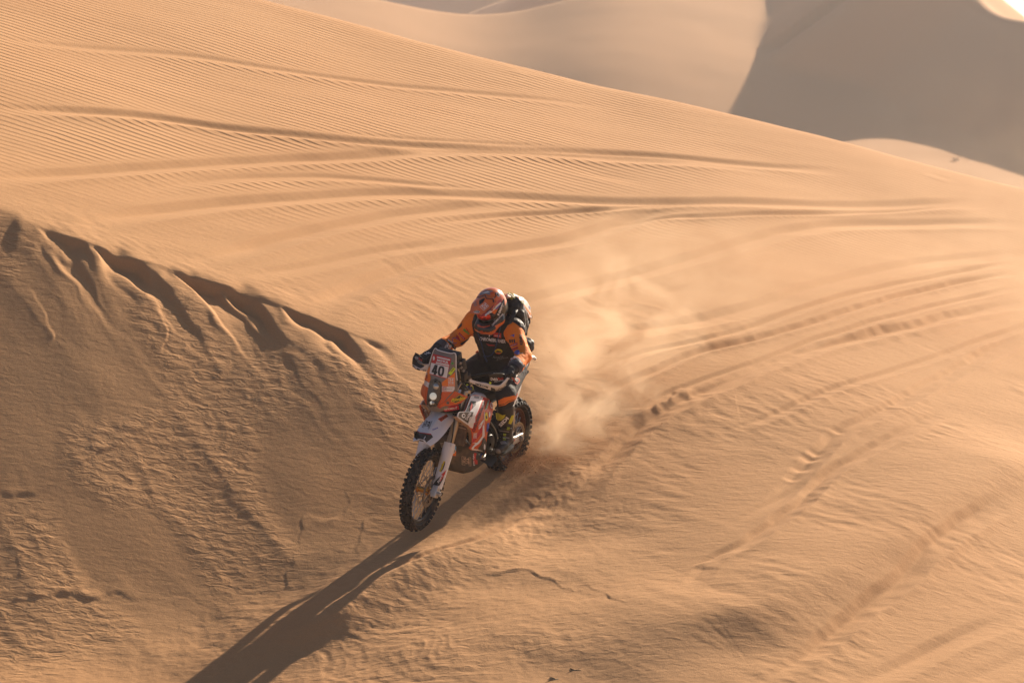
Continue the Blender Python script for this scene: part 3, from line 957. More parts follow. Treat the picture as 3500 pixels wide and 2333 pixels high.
rw = make_wheel((0, 0, .335), .337, .245, .138, 38, False, M_orrim, M_blackm, .11, -.072, 2)

# rear sprocket and chain
m = MB(); c = np.array([0, .082, .335])
V = []; F = []; n_t = 50
for k in range(n_t*2):
    th = math.pi*k/n_t; ro = .126 if k % 2 else .117
    for rr, dy in ((.100, -.003), (ro, -.003), (ro, .003), (.100, .003)):
        V.append(c+np.array([rr*math.cos(th), dy, rr*math.sin(th)]))
n2 = n_t*2
for k in range(n2):
    for j in range(4): F.append((k*4+j, ((k+1) % n2)*4+j, ((k+1) % n2)*4+(j+1) % 4, k*4+(j+1) % 4))
m.add(V, F)
for k in range(6):
    th = 2*math.pi*k/6
    m.tube([c+np.array([.04*math.cos(th), 0, .04*math.sin(th)]), c+np.array([.104*math.cos(th+.2), 0, .104*math.sin(th+.2)])], .009, 6)
m.lathe([(-.012, .03), (-.012, .05), (.008, .05), (.008, .03)], c, (0, 1, 0), 24)
m.build('sprocket', M_disc, rw)
m = MB()
fc = np.array([.52, .082, .40])
loop = [c+np.array([.129*math.cos(a), 0, .129*math.sin(a)]) for a in np.linspace(rad(80), rad(280), 26)]
loop += [fc+np.array([.036*math.cos(a), 0, .036*math.sin(a)]) for a in np.linspace(rad(-80), rad(80), 8)]
loop = np.array(loop+[loop[0]])
seg = np.linalg.norm(np.diff(loop, axis=0), axis=1); cum = np.r_[0, np.cumsum(seg)]
nl = int(cum[-1]/.0165)
for k in range(nl):
    s0 = cum[-1]*k/nl
    p = np.array([np.interp(s0, cum, loop[:, i]) for i in range(3)]); q = np.array([np.interp(min(s0+.004, cum[-1]), cum, loop[:, i]) for i in range(3)])
    dd = (q-p)/(np.linalg.norm(q-p)+1e-9); up = np.cross(dd, [0, 1, 0])
    m.box(p, (.0135, .016 if k % 2 else .011, .013), np.stack([dd, [0, 1, 0], up], 1), bevel=0)
m.build('chain', M_chain, bike)

# ------------------------------------------------------------------ front fork (turned with the bar)
FK = np.array([1.478, 0, .330])
def leg(k, y, fo=0.0):           # point on a fork leg; fo = offset forward, square to the leg
    return FK+HAX*k+np.array([math.cos(rad(27))*fo, y, math.sin(rad(27))*fo])
for s in (1, -1):
    y = .105*s
    m = MB()
    m.tube([leg(.36, y), leg(.40, y), leg(.42, y), leg(.95, y)], [.028, .031, .0315, .0315], 18, 0)
    m.tube([leg(0, y), leg(.40, y)], .024, 14, 1)
    m.tube([leg(.93, y), leg(.975, y)], [.030, .026], 14, 2)
    m.turn(st).build('fork_leg', [M_fork, M_steel, M_steel], bike)
    # axle clamp
    m = MB()
    m.box(leg(.015, y*1.02, .018), (.075, .05, .10), rotmat((0, 1, 0), rad(-27)), 0, .25)
    m.tube([np.array([1.5, .075*s, .345]), np.array([1.5, .155*s, .345])], .021, 14, 0)
    m.tube([np.array([1.5, .150*s, .345]), np.array([1.5, .163*s, .345])], .013, 6, 0)
    m.turn(st).build('axle_clamp', M_alu, bike)
    # white guard wrapped round the front and the outside of the lower tube
    rows = []
    for k, w_, rr in ((.045, .8, .040), (.10, 1.0, .042), (.20, 1.08, .044), (.30, 1.15, .047), (.38, 1.15, .050), (.425, 1.0, .047)):
        row = []
        for a in np.linspace(-1.3, 2.15, 7):
            a_ = a*w_*s
            row.append(leg(k, y+rr*math.sin(a_), rr*math.cos(a_)))
        rows.append(row)
    m = MB().sheet(rows, 14, 15, .004, 0, inward=leg(.25, y))
    g = m.turn(st).build('fork_guard', M_white, bike)
    if s == 1: fork_guard = g
for k, th in ((.66, .032), (.92, .028)):
    m = MB(); m.box(leg(k, 0, -.005), (.085, .285, th), rotmat((0, 1, 0), rad(-27)), 0, .3)
    m.turn(st).build('fork_clamp', M_blackm, bike)
m = MB()
m.tube([leg(.03, .060, -.055), leg(.09, .064, -.060), leg(.14, .066, -.052)], [.020, .030, .018], 10)
m.turn(st).build('brake_caliper', M_blackm, bike)
m = MB()
m.tube([leg(.10, .075, -.05), leg(.25, .10, -.045), leg(.42, .125, .03), leg(.50, .125, .05), leg(.66, .10, .06), leg(.80, .075, .07), leg(.98, .06, .05)], .006, 7, 0, smooth=40)
m.turn(st).build('brake_hose', M_black, bike)
m = MB()
m.lathe([(-.012, .006), (-.012, .017), (.012, .017), (.012, .006)], leg(.405, .135, .03), HAX, 12)
m.turn(st).build('hose_clip', M_white, bike)

# front mudguard
rows = []
for x, z, hw, dr in ((1.02, .955, .075, .045), (1.14, .965, .092, .055), (1.26, .955, .105, .060), (1.38, .925, .112, .058), (1.47, .890, .112, .052), (1.56, .852, .100, .044), (1.632, .818, .078, .030)):
    rows.append([(x-.012*abs(t_)**2, hw*t_, z-dr*abs(t_)**2.2+.010*(abs(t_) < .35)) for t_ in (-1, -.8, -.45, -.2, 0, .2, .45, .8, 1)])
fender = MB().sheet(rows, 26, 33, .005, 0, inward=(1.35, 0, .5)).turn(st).build('front_mudguard', M_white, bike)
# ------------------------------------------------------------------ fairing with the number board
rows = []
for z, hw, xc, xe in ((1.462, .103, 1.292, 1.272), (1.40, .112, 1.326, 1.284), (1.33, .124, 1.356, 1.294), (1.26, .140, 1.382, 1.298), (1.18, .152, 1.404, 1.300), (1.10, .150, 1.424, 1.322), (1.04, .112, 1.432, 1.356), (1.000, .062, 1.425, 1.385)):
    rows.append([(xc+(xe-xc)*abs(t_)**2.3, hw*t_, z) for t_ in (-1, -.75, -.5, -.25, 0, .25, .5, .75, 1)])
fairing = MB().sheet(rows, 40, 33, .005, 0, inward=(1.0, 0, 1.2)).build('fairing', M_titan, bike)
m = MB()
m.tube([rows[3][-1], rows[2][-1], rows[1][-1], (1.270, .094, 1.468)] + [(1.290-.02*abs(t_)**2, .103*t_, 1.468) for t_ in (.6, .2, -.2, -.6)] + [(1.270, -.094, 1.468), rows[1][0], rows[2][0]], .0045, 6, 0, smooth=60)
m.build('screen_edge', M_white, fairing)
def side(s, net, nu, nv, nm, m_):
    R_ = np.array([[at(*k3(x, y), y=yy) for x, y, yy in r] for r in net])
    return MB().sheet(R_ if s == 1 else mirror(R_), nu, nv, .006, 0, inward=(1.0, 0, 1.1)).build(nm, m_, bike)
W_NET = [[(1008,1022,.140),(1160,1084,.178),(1310,1150,.213)], [(900,1140,.118),(1060,1190,.162),(1225,1218,.200)],
         [(770,1270,.090),(920,1290,.130),(1110,1302,.178)], [(640,1374,.058),(720,1370,.075),(830,1362,.100)]]
S_NET = [[(640,1388,.055),(860,1366,.110),(1090,1334,.165)], [(800,1478,.085),(940,1456,.120),(1112,1430,.160)]]
wing_l = side(1, W_NET, 14, 12, 'fairing_wing', M_redor); side(-1, W_NET, 14, 12, 'fairing_wing', M_redor)
strip_l = side(1, S_NET, 6, 10, 'fairing_lower_panel', P_crim); side(-1, S_NET, 6, 10, 'fairing_lower_panel', P_crim)
m = MB()
m.loft([rrect(1.32, 0, .985, .055, .02, .01), rrect(1.20, 0, .985, .14, .045, .02), rrect(1.12, 0, 1.02, .10, .06, .02)])
m.build('fairing_bracket', M_black, bike)

# printing on the fairing (pixels of the photograph, carried onto the surface)
sticker(fairing, kk(k3, [(520,660),(455,655),(478,720),(470,760),(440,830),(330,760),(400,560),(445,470)]), M_orange, name='side_print')
sticker(fairing, kk(k3, [(1015,590),(1010,915),(722,910),(722,825),(870,705),(935,665)]), M_orange, name='side_print')
sticker(fairing, kk(k3, [(1002,918),(1002,985),(960,1032),(722,1028),(722,912)]), P_white, name='side_print')
sticker(fairing, kk(k3, [(450,840),(425,945),(318,880),(332,765)]), P_white, name='side_print')
sticker(fairing, kk(k3, [(722,1030),(955,1034),(830,1170),(690,1370),(610,1370),(715,1180)]), M_redor, name='side_print')
sticker(fairing, kk(k3, [(318,885),(424,948),(400,1110),(392,1310),(350,1290),(325,1080)]), M_redor, name='side_print')
board = sticker(fairing, kk(k3, [(525,188),(935,290),(820,748),(452,640)]), P_red, name='number_board', off=.004, cuts=4)
def on_board(poly, m_, nm='sticker', off=.0066): return sticker(fairing, kk(k3, poly), m_, parent=board, name=nm, off=off, cuts=5)
on_board([(497,388),(875,480),(826,728),(458,630)], P_white)
on_board([(625,250),(908,313),(902,342),(618,278)], P_white)
on_board([(604,372),(884,433),(879,464),(596,400)], P_white)
def lt(k, target, text, a, b, h, m_, parent=None, **kw):
    sc = {'k1': 3.4836, 'k2': 3.136, 'k3': 6.533, 'k4': 5.6, 'k5': 3.563}[k.__name__]
    if 'up' in kw: kw['up'] = (kw['up'][0]/sc, kw['up'][1]/sc)
    return letters(target, text, k(*a), k(*b), h/sc, m_, parent, **kw)
lt(k3, fairing, 'MOTUL', (620,355), (866,410), 52, P_white, board, off=.0085, bold=.05, up=(14,-52))
for P in ([(578,430),(612,436),(556,574),(516,566)], [(515,556),(630,582),(622,626),(506,602)], [(596,434),(640,442),(596,664),(548,654)]):
    on_board(P, P_black, 'digit', .0085)
def loop0(rx, ry):
    out = []
    for t_ in np.linspace(0, 2*math.pi, 33)[:-1]:
        c_, s_ = math.cos(t_), math.sin(t_)
        x_ = rx*math.copysign(abs(c_)**.7, c_); y_ = ry*math.copysign(abs(s_)**.75, s_)
        out.append((710+x_-.16*y_, 576+y_+.20*x_))
    return out
o_, i_ = loop0(64, 112), loop0(22, 70)
for q in range(4):
    a_ = [(q*8+z) % 32 for z in range(9)]
    on_board([o_[z] for z in a_]+[i_[z] for z in a_[::-1]], P_black, 'digit', .0085)
# small emblem: a veiled head in a square of thin strokes
on_board([(552,238),(570,246),(572,268),(584,290),(572,300),(578,322),(556,336),(534,320),(545,300),(534,282),(546,262)], P_white, 'emblem', .0085)
sticker(fairing, kk(k3, ring_px((957,400), 27, 25)), P_green, name='round_sticker', off=.004)
lt(k3, fairing, '41', (944,410), (972,412), 20, P_black, off=.006, bold=.02)
yl = sticker(fairing, kk(k3, [(972,485),(1026,520),(920,668),(860,622)]), P_lime, name='yellow_sticker', off=.004)
lt(k3, fairing, 'BALISE', (990,520), (935,590), 26, P_black, yl, off=.006, bold=.03, up=(-20,-14))
def ice(k, target, x, y, w, h, m_, r=(1, 0), u=(0, -1), frame=True, parent=None):
    """square badge reading 24 ICE, lower left corner x, y"""
    r = np.array(r, float); u = np.array(u, float); o = np.array([x, y], float)
    def q(a, b): return tuple(o+r*w*a+u*h*b)
    if frame:
        t_ = .05
        for P in ([(0,0),(1,0),(1,t_),(0,t_)], [(0,1-t_),(1,1-t_),(1,1),(0,1)], [(0,t_),(t_,t_),(t_,1-t_),(0,1-t_)], [(1-t_,t_),(1,t_),(1,1-t_),(1-t_,1-t_)], [(.1,.17),(.9,.17),(.9,.21),(.1,.21)]):
            sticker(target, kk(k, [q(*p) for p in P]), m_, parent=parent, name='badge', cuts=0, off=.0045)
    sc = tuple(u*h)
    lt(k, target, '24', q(.14, .62), q(.86, .62), 1, m_, parent, up=(sc[0]*.28, sc[1]*.28), bold=.04)
    lt(k, target, 'ICE', q(.10, .27), q(.90, .27), 1, m_, parent, up=(sc[0]*.28, sc[1]*.28), bold=.04)
ice(k3, fairing, 860, 900, 132, 180, P_white)
ice(k3, fairing, 360, 745, 50, 160, P_white, r=(.9, .35), frame=True)
lt(k3, fairing, 'CAD', (758,980), (826,980), 26, P_black, off=.0055, bold=.03)
lt(k3, fairing, 'SERVICES', (832,980), (948,982), 22, P_grey, off=.0055, bold=.0)
for P in ([(738,925),(826,925),(826,940),(738,940)], [(738,940),(752,940),(752,1010),(738,1010)], [(738,1000),(826,1000),(826,1012),(738,1012)]):
    sticker(fairing, kk(k3, P), P_red, name='badge', cuts=0, off=.0045)
pl = sticker(wing_l, kk(k3, [(920,1235),(1110,1098),(1232,1180),(1025,1285)]), P_black, name='badge', off=.004)
lt(k3, wing_l, 'Putoline', (915,1250), (1228,1196), 60, P_yel, pl, off=.007, bold=.04, slant=.2, up=(16,-66))
for a, b in (((935,1235),(1112,1104)), ((1112,1104),(1228,1180)), ((1220,1188),(1022,1278)), ((1022,1278),(930,1240))):
    a = np.array(a, float); b = np.array(b, float); n_ = (b-a)[::-1]*[1, -1]; n_ = n_/np.linalg.norm(n_)*4
    sticker(wing_l, kk(k3, [a-n_, b-n_, b+n_, a+n_]), P_yel, parent=pl, name='badge_line', cuts=1, off=.006)
sticker(wing_l, kk(k3, ring_px((850,1278), 34, 36)), M_titan, name='fastener', off=.004)
sticker(wing_l, kk(k3, ring_px((853,1278), 14, 14)), P_black, name='fastener', off=.007)
lt(k3, strip_l, 'DE ROMEIN', (780,1436), (1000,1412), 42, P_white, off=.005, bold=.025)
sticker(strip_l, kk(k3, ring_px((1040,1385), 18, 34, 10)), P_white, name='emblem', off=.004)
sticker(strip_l, kk(k3, ring_px((1046,1390), 10, 24, 10)), P_crim, name='emblem', off=.006)

# headlamp set into the fairing
hex_ = kk(k3, [(590,738),(692,808),(716,885),(702,1185),(602,1352),(470,1372),(402,1312),(394,1180),(440,880),(492,780)])
rim = sticker(fairing, hex_, P_black, parent=bike, name='headlamp', off=.006, cuts=2)
inner = kk(k3, [(588,752),(680,818),(702,888),(688,1180),(592,1336),(474,1356),(416,1302),(408,1180),(452,886),(500,794)])
hl = sticker(fairing, inner, M_lampbk, parent=rim, name='lamp_bowl', off=.009, cuts=2)
_front = Vector((.93, .10, .30)).normalized()
def lamp(px, r, m_, depth=.35, nm='lamp'):
    p = lay(fairing, [k3(*px)], .010)[0]
    mb = MB(); prof = [(-.004, r*1.12), (.003, r*1.12), (.005, r), (depth*r*.6+.004, r*.75), (depth*r+.004, r*.4), (depth*r+.005, .001), (-.004, .001)]
    mb.lathe(prof, np.array(p), np.array(_front), 20)
    return mb.build(nm, m_, rim)
lamp((600,915), .0215, M_lens)
lamp((538,1132), .027, M_lit)
lamp((502,1276), .012, M_lit); lamp((535,1280), .012, M_lens)
for q in ((585,805), (448,1222), (590,1265)):
    lamp(q, .009, M_black, .3, 'bolt')

# ------------------------------------------------------------------ tank, side panels, radiators
def net_left(rows):
    return [[at(*k5(x, y), y=yy) for x, y, yy in r] for r in rows]
rows = net_left([[(246,540,.150),(300,530,.155),(370,545,.160),(470,580,.170)],
                 [(196,680,.185),(300,680,.205),(410,690,.222),(515,700,.225)],
                 [(150,790,.200),(250,800,.225),(370,810,.242),(500,790,.250)],
                 [(205,892,.215),(290,895,.240),(390,885,.252),(480,870,.252)],
                 [(258,985,.222),(320,982,.240),(400,975,.250),(455,965,.250)],
                 [(262,1115,.218),(320,1100,.235),(390,1085,.246),(440,1075,.246)],
                 [(230,1182,.215),(300,1178,.232),(370,1172,.242),(434,1165,.242)],
                 [(256,1204,.208),(330,1210,.222),(395,1226,.230),(427,1254,.230)]])
tank_l = MB().sheet(rows, 44, 28, .012, 0, inward=(.95, 0, .8)).build('side_tank', M_redor, bike)
MB().sheet(mirror(rows), 44, 28, .012, 0, inward=(.95, 0, .8)).build('side_tank', M_redor, bike)
# the winged scoop in front of the tank
sc_rows = net_left([[(82,797,.205),(104,742,.200),(190,732,.208),(280,735,.222)],
                    [(130,838,.214),(170,800,.214),(225,790,.222),(300,790,.235)],
                    [(205,893,.224),(225,880,.228),(258,872,.235),(300,868,.244)]])
scoop_l = MB().sheet(sc_rows, 16, 18, .006, 0, inward=(1.0, 0, .8)).build('scoop', M_white, bike)
MB().sheet(mirror(sc_rows)+np.array([-.06, .035, 0]), 16, 18, .006, 0, inward=(1.0, 0, .8)).build('scoop', M_white, bike)
# inner face of the scoop, sand coloured
edge = [np.array(at(*k5(x, y), y=yy)) for x, y, yy in ((86,800,.203),(140,850,.212),(205,895,.217),(258,990,.220),(263,1112,.216))]
inn = [p+np.array([-.05, -.075+.02*i/4, -.03]) for i, p in enumerate(edge)]
for s in (1, -1):
    f = (lambda q: np.asarray(q)) if s == 1 else (lambda q: mirror(q)+np.array([-.06, .035, 0]))
    MB().sheet([f(np.array(edge)-[.003, .004, 0]), f(np.array(inn))], 4, 20, .004, 0, inward=(1.0, 0, .8)).build('air_duct', M_duct, bike)
    m = MB(); m.box((1.125, .118*s, .80), (.035, .115, .30), rotmat((0, 1, 0), rad(-14)), 0, .1)
    for i in range(9):
        m.box((1.1445+(i-4)*.0082, .118*s, .80+(i-4)*.033), (.006, .108, .007), rotmat((0, 1, 0), rad(-14)), 1, 0)
    m.build('radiator', [M_rad, M_duct], bike)
# top of the tank between the panels
m = MB()
secs = []
for x, hw, z0, z1 in ((1.16, .13, .88, .99), (1.06, .155, .80, 1.03), (.93, .165, .75, 1.03), (.80, .15, .72, .99), (.70, .12, .72, .955)):
    secs.append(rrect(x, 0, (z0+z1)/2, hw, (z1-z0)/2, .05))
m.loft(secs); m.build('fuel_tank', M_white, bike)
# prints on the side tank
sticker(tank_l, kk(k5, [(246,541),(366,546),(372,580),(330,700),(290,790),(262,935),(235,925),(205,890),(152,790),(196,682)]), M_white, name='side_print', cuts=3)
pk = sticker(tank_l, kk(k5, [(243,605),(308,612),(300,660),(252,708),(200,770),(186,725)]), P_black, name='pocket', off=.004)
sticker(tank_l, kk(k5, [(252,620),(262,650),(256,690),(240,720),(228,715),(238,670)]), P_red, parent=pk, name='side_print', off=.006)
sticker(tank_l, kk(k5, [(268,650),(300,655),(262,700)]), P_grey, parent=pk, name='side_print', off=.006)
sticker(tank_l, kk(k5, [(285,545),(345,552),(340,580),(282,570)]), P_grey, name='small_print', off=.004)
sticker(tank_l, kk(k5, [(390,565),(432,575),(330,880),(312,960),(262,984),(262,935),(292,800),(340,700)]), P_red, name='side_print', off=.0028)
sticker(tank_l, kk(k5, [(372,560),(392,566),(340,705),(296,800),(268,935),(258,930),(288,790),(326,700)]), P_white, name='side_print', off=.0034)
lt(k5, tank_l, 'CHROMEBURNER', (286,982), (424,606), 34, P_black, off=.006, bold=.03, up=(-31,-10))
sticker(tank_l, kk(k5, [(452,600),(476,590),(440,700),(414,722)]), P_white, name='small_print', off=.004)
lt(k5, tank_l, 'MOLCO', (432,700), (464,612), 16, P_green, off=.006, bold=.02, up=(-14,-6))
sticker(tank_l, kk(k5, ring_px((497,658), 20, 40)), P_white, name='fastener', off=.004)
sticker(tank_l, kk(k5, ring_px((497,658), 11, 26)), M_redor, name='fastener', off=.006)
yb_ = sticker(tank_l, kk(k5, ring_px((431,795), 20, 54, 16, .3)), P_yel, name='badge', off=.004)
sticker(tank_l, kk(k5, [(420,790),(436,780),(434,800),(446,806),(428,826)]), P_black, parent=yb_, name='badge_mark', off=.006)
sticker(tank_l, kk(k5, ring_px((470,770), 9, 34)), P_white, name='fastener', off=.004)
sticker(tank_l, kk(k5, [(335,905),(398,828),(398,850),(362,930),(338,952)]), P_white, name='small_print', off=.004)
lt(k5, tank_l, 'CAD', (344,925), (366,896), 16, P_red, off=.006, bold=.02)
ice(k5, tank_l, 272, 1060, 42, 66, P_white, r=(1, -.15), u=(.05, -1))
sticker(tank_l, kk(k5, [(262,1030),(318,1010),(390,900),(402,900),(398,960),(330,1050),(268,1118),(262,1100)]), P_crim, name='side_print', off=.0026)
sticker(tank_l, kk(k5, [(388,905),(400,895),(402,1040),(345,1120),(265,1178),(258,1168),(325,1105),(384,1030)]), P_white, name='side_print', off=.0032)
sticker(tank_l, kk(k5, [(404,740),(412,740),(406,900),(414,1030),(406,1040),(400,900)]), P_white, name='side_print', off=.0034)
sticker(tank_l, kk(k5, [(390,1052),(418,1058),(436,1120),(420,1250),(394,1222),(345,1205),(330,1180),(372,1130)]), M_carbon, name='side_print', off=.0036)
lt(k5, tank_l, 'RALLY', (392,1140), (412,1072), 16, P_grey, off=.006, bold=.0, up=(-14,-5))
sticker(tank_l, kk(k5, ring_px((408,1162), 10, 38)), P_white, name='fastener', off=.0055)
sticker(tank_l, kk(k5, [(262,1112),(300,1120),(250,1180),(262,1196),(330,1203),(392,1224),(392,1210),(330,1190),(275,1184),(320,1110)]), P_white, name='side_print', off=.0030)
sticker(tank_l, kk(k5, [(440,880),(466,865),(462,960),(432,985)]), P_blue, name='small_print', off=.004)
bk = sticker(scoop_l, kk(k5, [(106,748),(190,738),(276,740),(262,790),(232,800),(210,878),(170,850),(92,794)]), M_carbon, name='side_print', off=.003, cuts=3)
sticker(scoop_l, kk(k5, ring_px((151,783), 23, 28)), P_white, parent=bk, name='fastener', off=.0055)
sticker(scoop_l, kk(k5, ring_px((151,783), 12, 14)), P_black, parent=bk, name='fastener', off=.0075)
lt(k5, scoop_l, 'Dakla', (196,836), (246,752), 34, P_white, bk, off=.006, bold=.03, up=(-28,-14))
lt(k5, scoop_l, 'RALLYSPORT', (212,872), (272,772), 14, P_grey, bk, off=.006, bold=.01, up=(-10,-5))

# ------------------------------------------------------------------ skid plate, engine, frame, side stand
secs = []
for x, hw, z0, z1 in ((1.200, .055, .56, .70), (1.175, .085, .46, .73), (1.12, .120, .395, .73), (1.02, .148, .350, .66), (.90, .155, .328, .56), (.78, .150, .325, .47), (.64, .135, .335, .42)):
    secs.append(rrect(x, 0, (z0+z1)/2, hw, (z1-z0)/2, min(.045, (z1-z0)*.3)))
skid = MB().loft(secs).build('skid_plate', M_carbon, bike)
for i in range(4):
    sticker(skid, kk(k2, [(725+6*i, 545+18*i), (775, 540+18*i), (780, 550+18*i), (730+6*i, 556+18*i)]), M_black, name='vent_slot', cuts=0, off=.003)
    sticker(skid, kk(k2, [(545+4*i, 505+14*i), (585, 510+14*i), (588, 519+14*i), (550+4*i, 515+14*i)]), M_duct, name='vent_slot', cuts=0, off=.003)
bl = sticker(skid, kk(k2, [(668,538),(718,545),(716,650),(655,645)]), P_sky, name='badge')
sticker(skid, kk(k2, [(684,598),(716,596),(714,648),(670,646)]), M_orange, parent=bl, name='badge', off=.004)
sticker(skid, kk(k2, ring_px((685,592), 22, 30)), P_white, parent=bl, name='badge', off=.006)
sticker(skid, kk(k2, ring_px((687,592), 14, 21)), P_grey, parent=bl, name='badge', off=.008)
ice(k2, skid, 775, 742, 100, 92, M_duct, r=(1, .15), u=(-.02, -1))
lt(k2, skid, 'rally raid', (893,628), (898,752), 16, P_white, off=.005, bold=.02, up=(16,-2))
for P in ([(905,615),(932,620),(934,640),(926,640),(926,690),(944,694),(944,738),(918,738),(918,710),(908,708)], [(896,640),(908,640),(910,730),(900,730)]):
    sticker(skid, kk(k2, P), P_red, name='badge', off=.004)
sticker(skid, kk(k2, [(985,625),(1000,630),(985,675),(968,668)]), P_blue, name='badge', off=.004)
sticker(skid, kk(k2, [(990,640),(1000,642),(992,662),(982,658)]), P_yel, name='badge', off=.006)

m = MB()
m.box((.72, 0, .52), (.36, .24, .24), None, 0, .2); m.box((.82, 0, .70), (.17, .19, .26), rotmat((0, 1, 0), rad(-10)), 0, .15)
m.lathe([(-.155, .02), (-.155, .085), (-.13, .10), (.13, .10), (.160, .085), (.165, .02)], (.66, 0, .50), (0, 1, 0), 22)
m.lathe([(-.13, .02), (-.13, .06), (.15, .06), (.155, .02)], (.80, 0, .53), (0, 1, 0), 20)
for i in range(6): m.box((.85, 0, .64+.03*i), (.19, .20, .008), rotmat((0, 1, 0), rad(-10)), 0, 0)
m.build('engine', M_blackm, bike)
m = MB()
for s in (1, -1):
    m.tube([(1.10, .03*s, 1.02), (.98, .10*s, .90), (.72, .13*s, .74), (.52, .13*s, .55), (.50, .12*s, .38)], .020, 9, 0, smooth=20)
    m.tube([(1.12, .03*s, .92), (1.07, .06*s, .65), (1.00, .09*s, .42), (.72, .10*s, .36), (.50, .12*s, .38)], .017, 9, 0, smooth=24)
    m.tube([(.62, .12*s, .86), (.25, .11*s, .86), (-.08, .10*s, .92)], .013, 8, 0, smooth=10)
m.build('frame', M_blackm, bike)
m = MB()
m.plate([(.80, .165, .40), (.73, .23, .345), (.655, .24, .395), (.70, .185, .43)], (0, -.012, .010))
m.build('side_stand', M_black, bike)
m = MB()
m.tube([(.72, .155, .44), (.80, .19, .45), (.86, .20, .455)], .007, 7); m.tube([(.86, .185, .455), (.86, .225, .455)], .010, 8)
m.build('gear_lever', M_steel, bike)
for s in (1, -1):
    m = MB(); m.box((.60, .215*s, .425), (.055, .11, .022), None, 0, .2)
    for i in range(5): m.box((.58+.01*i, .215*s, .439), (.004, .10, .010), None, 0, 0)
    m.build('foot_peg', M_steel, bike)

# ------------------------------------------------------------------ swingarm, seat, tail
for s in (1, -1):
    secs = []
    for x, z, hh, yc in ((-.055, .338, .030, .105), (0, .340, .036, .105), (.10, .350, .036, .112), (.30, .385, .048, .112), (.50, .42, .060, .100)):
        secs.append(rrect(x, yc*s, z, .014, hh, .010))
    sw = MB().loft(secs).build('swingarm', M_alu, bike)
    if s == 1:
        sticker(sw, kk(k2, [(1295,455),(1345,470),(1345,490),(1290,505)]), P_red, name='side_print')
        m = MB(); m.lathe([(-.012, .004), (-.012, .024), (.012, .022), (.012, .004)], (0, .128, .340), (0, 1, 0), 18); m.lathe([(-.014, .001), (-.014, .013), (.022, .013), (.022, .001)], (0, .128, .340), (0, 1, 0), 6)
        m.build('axle_nut', M_steel, bike)
        m = MB(); m.plate([(.235, .070, .365), (.20, .070, .255), (.105, .070, .225), (.12, .070, .30)], (0, .022, 0)); m.build('chain_guide', M_blackm, bike)
m = MB()
secs = []
for x, hw, z in ((.80, .085, .985), (.70, .105, .965), (.50, .125, .935), (.30, .130, .935), (.12, .120, .955), (-.02, .09, .985)):
    secs.append(rrect(x, 0, z-.045, hw, .055, .04))
m.loft(secs); m.build('seat', M_seat, bike)
# rear bodywork: left and right shells, standing up behind the rider
outer = [(772,668,.150), (800,600,.152), (850,478,.152), (886,312,.142), (930,190,.130), (968,100,.118), (990,28,.105)]
inner_ = [(700,640,.160), (735,575,.162), (790,455,.160), (842,300,.148), (890,175,.135), (935,90,.122), (966,30,.108)]
mid = [tuple(np.array(a)*.5+np.array(b)*.5+[0, 0, .010]) for a, b in zip(outer, inner_)]
A = [at(*k5(x, y), y=yy) for x, y, yy in outer]; B_ = [at(*k5(x, y), y=yy) for x, y, yy in inner_]; Mm = [at(*k5(x, y), y=yy) for x, y, yy in mid]
In = [np.array(p)+[.13, -.02, -.05] for p in B_]
tail_rows = [A, Mm, B_, In]
tail_l = MB().sheet(tail_rows, 12, 26, .008, 0, inward=(.2, 0, .85)).build('rear_panel', M_white, bike)
MB().sheet(mirror(tail_rows), 12, 26, .008, 0, inward=(.2, 0, .85)).build('rear_panel', M_white, bike)
sticker(tail_l, kk(k5, [(842,300),(866,306),(826,480),(790,590),(770,590),(795,455)]), P_red, name='side_print', off=.003)
sticker(tail_l, kk(k5, [(812,430),(832,436),(818,500),(796,520)]), P_white, parent=tail_l, name='side_print', off=.005)
m = MB(); secs = []
for x, z, hw in ((.25, .90, .135), (.05, .96, .125), (-.08, 1.02, .11), (-.16, 1.05, .08)):
    secs.append(rrect(x, 0, z-.03, hw, .03, .025))
m.loft(secs); m.build('rear_mudguard', M_black, bike)
m = MB(); g0 = at(*k5(955, 85), y=.085); g1 = at(*k5(1000, 72), y=.085); g2 = at(*k5(1030, 92), y=.085)
m.tube([g0, g1, g2], [.020, .017, .014], 10, 0, smooth=6); m.build('grab_handle', M_white, bike)
# silencer on the far side
m = MB(); m.tube([(.85, -.08, .62), (.62, -.17, .60), (.45, -.17, .72), (.28, -.17, .80)], .022, 12, 0, smooth=18)
m.tube([(.30, -.175, .79), (.22, -.18, .82), (.04, -.16, .87), (.02, -.16, .88)], [.035, .055, .055, .045], 16)
m.build('exhaust', M_blackm, bike)

# ------------------------------------------------------------------ cockpit
gl_l, gl_r = np.array([.925, .405, 1.262]), np.array([.850, -.400, 1.182])
bar_c = np.array([1.02, .0, 1.165])
def bar_pt(t_):                   # -1 right end .. 1 left end
    e = gl_l if t_ > 0 else gl_r
    return None
bar_path = [gl_r+[-.02, -.06, -.002], gl_r+[.03, .10, .0], np.array([1.00, -.15, 1.185]), bar_c+[.01, -.06, .0], bar_c+[.01, .06, .006], np.array([1.015, .15, 1.215]), gl_l+[.03, -.10, .0], gl_l+[-.02, .06, .004]]
MB().tube(bar_path, .0145, 10, 0, smooth=50).build('handlebar', M_blackm, bike)
for e, s in ((gl_l, 1), (gl_r, -1)):
    m = MB(); m.tube([e+[.022, -.065*s, 0], e+[-.018, .065*s, 0]], .018, 12); m.build('grip', M_black, bike)
    m = MB(); m.tube([e+[.05, -.10*s, .0], e+[.085, -.05*s, -.01], e+[.065, .02*s, -.012], e+[.055, .045*s, -.006]], [.009, .008, .007, .007], 7, 0, smooth=12); m.build('lever', M_steel, bike)
m = MB()
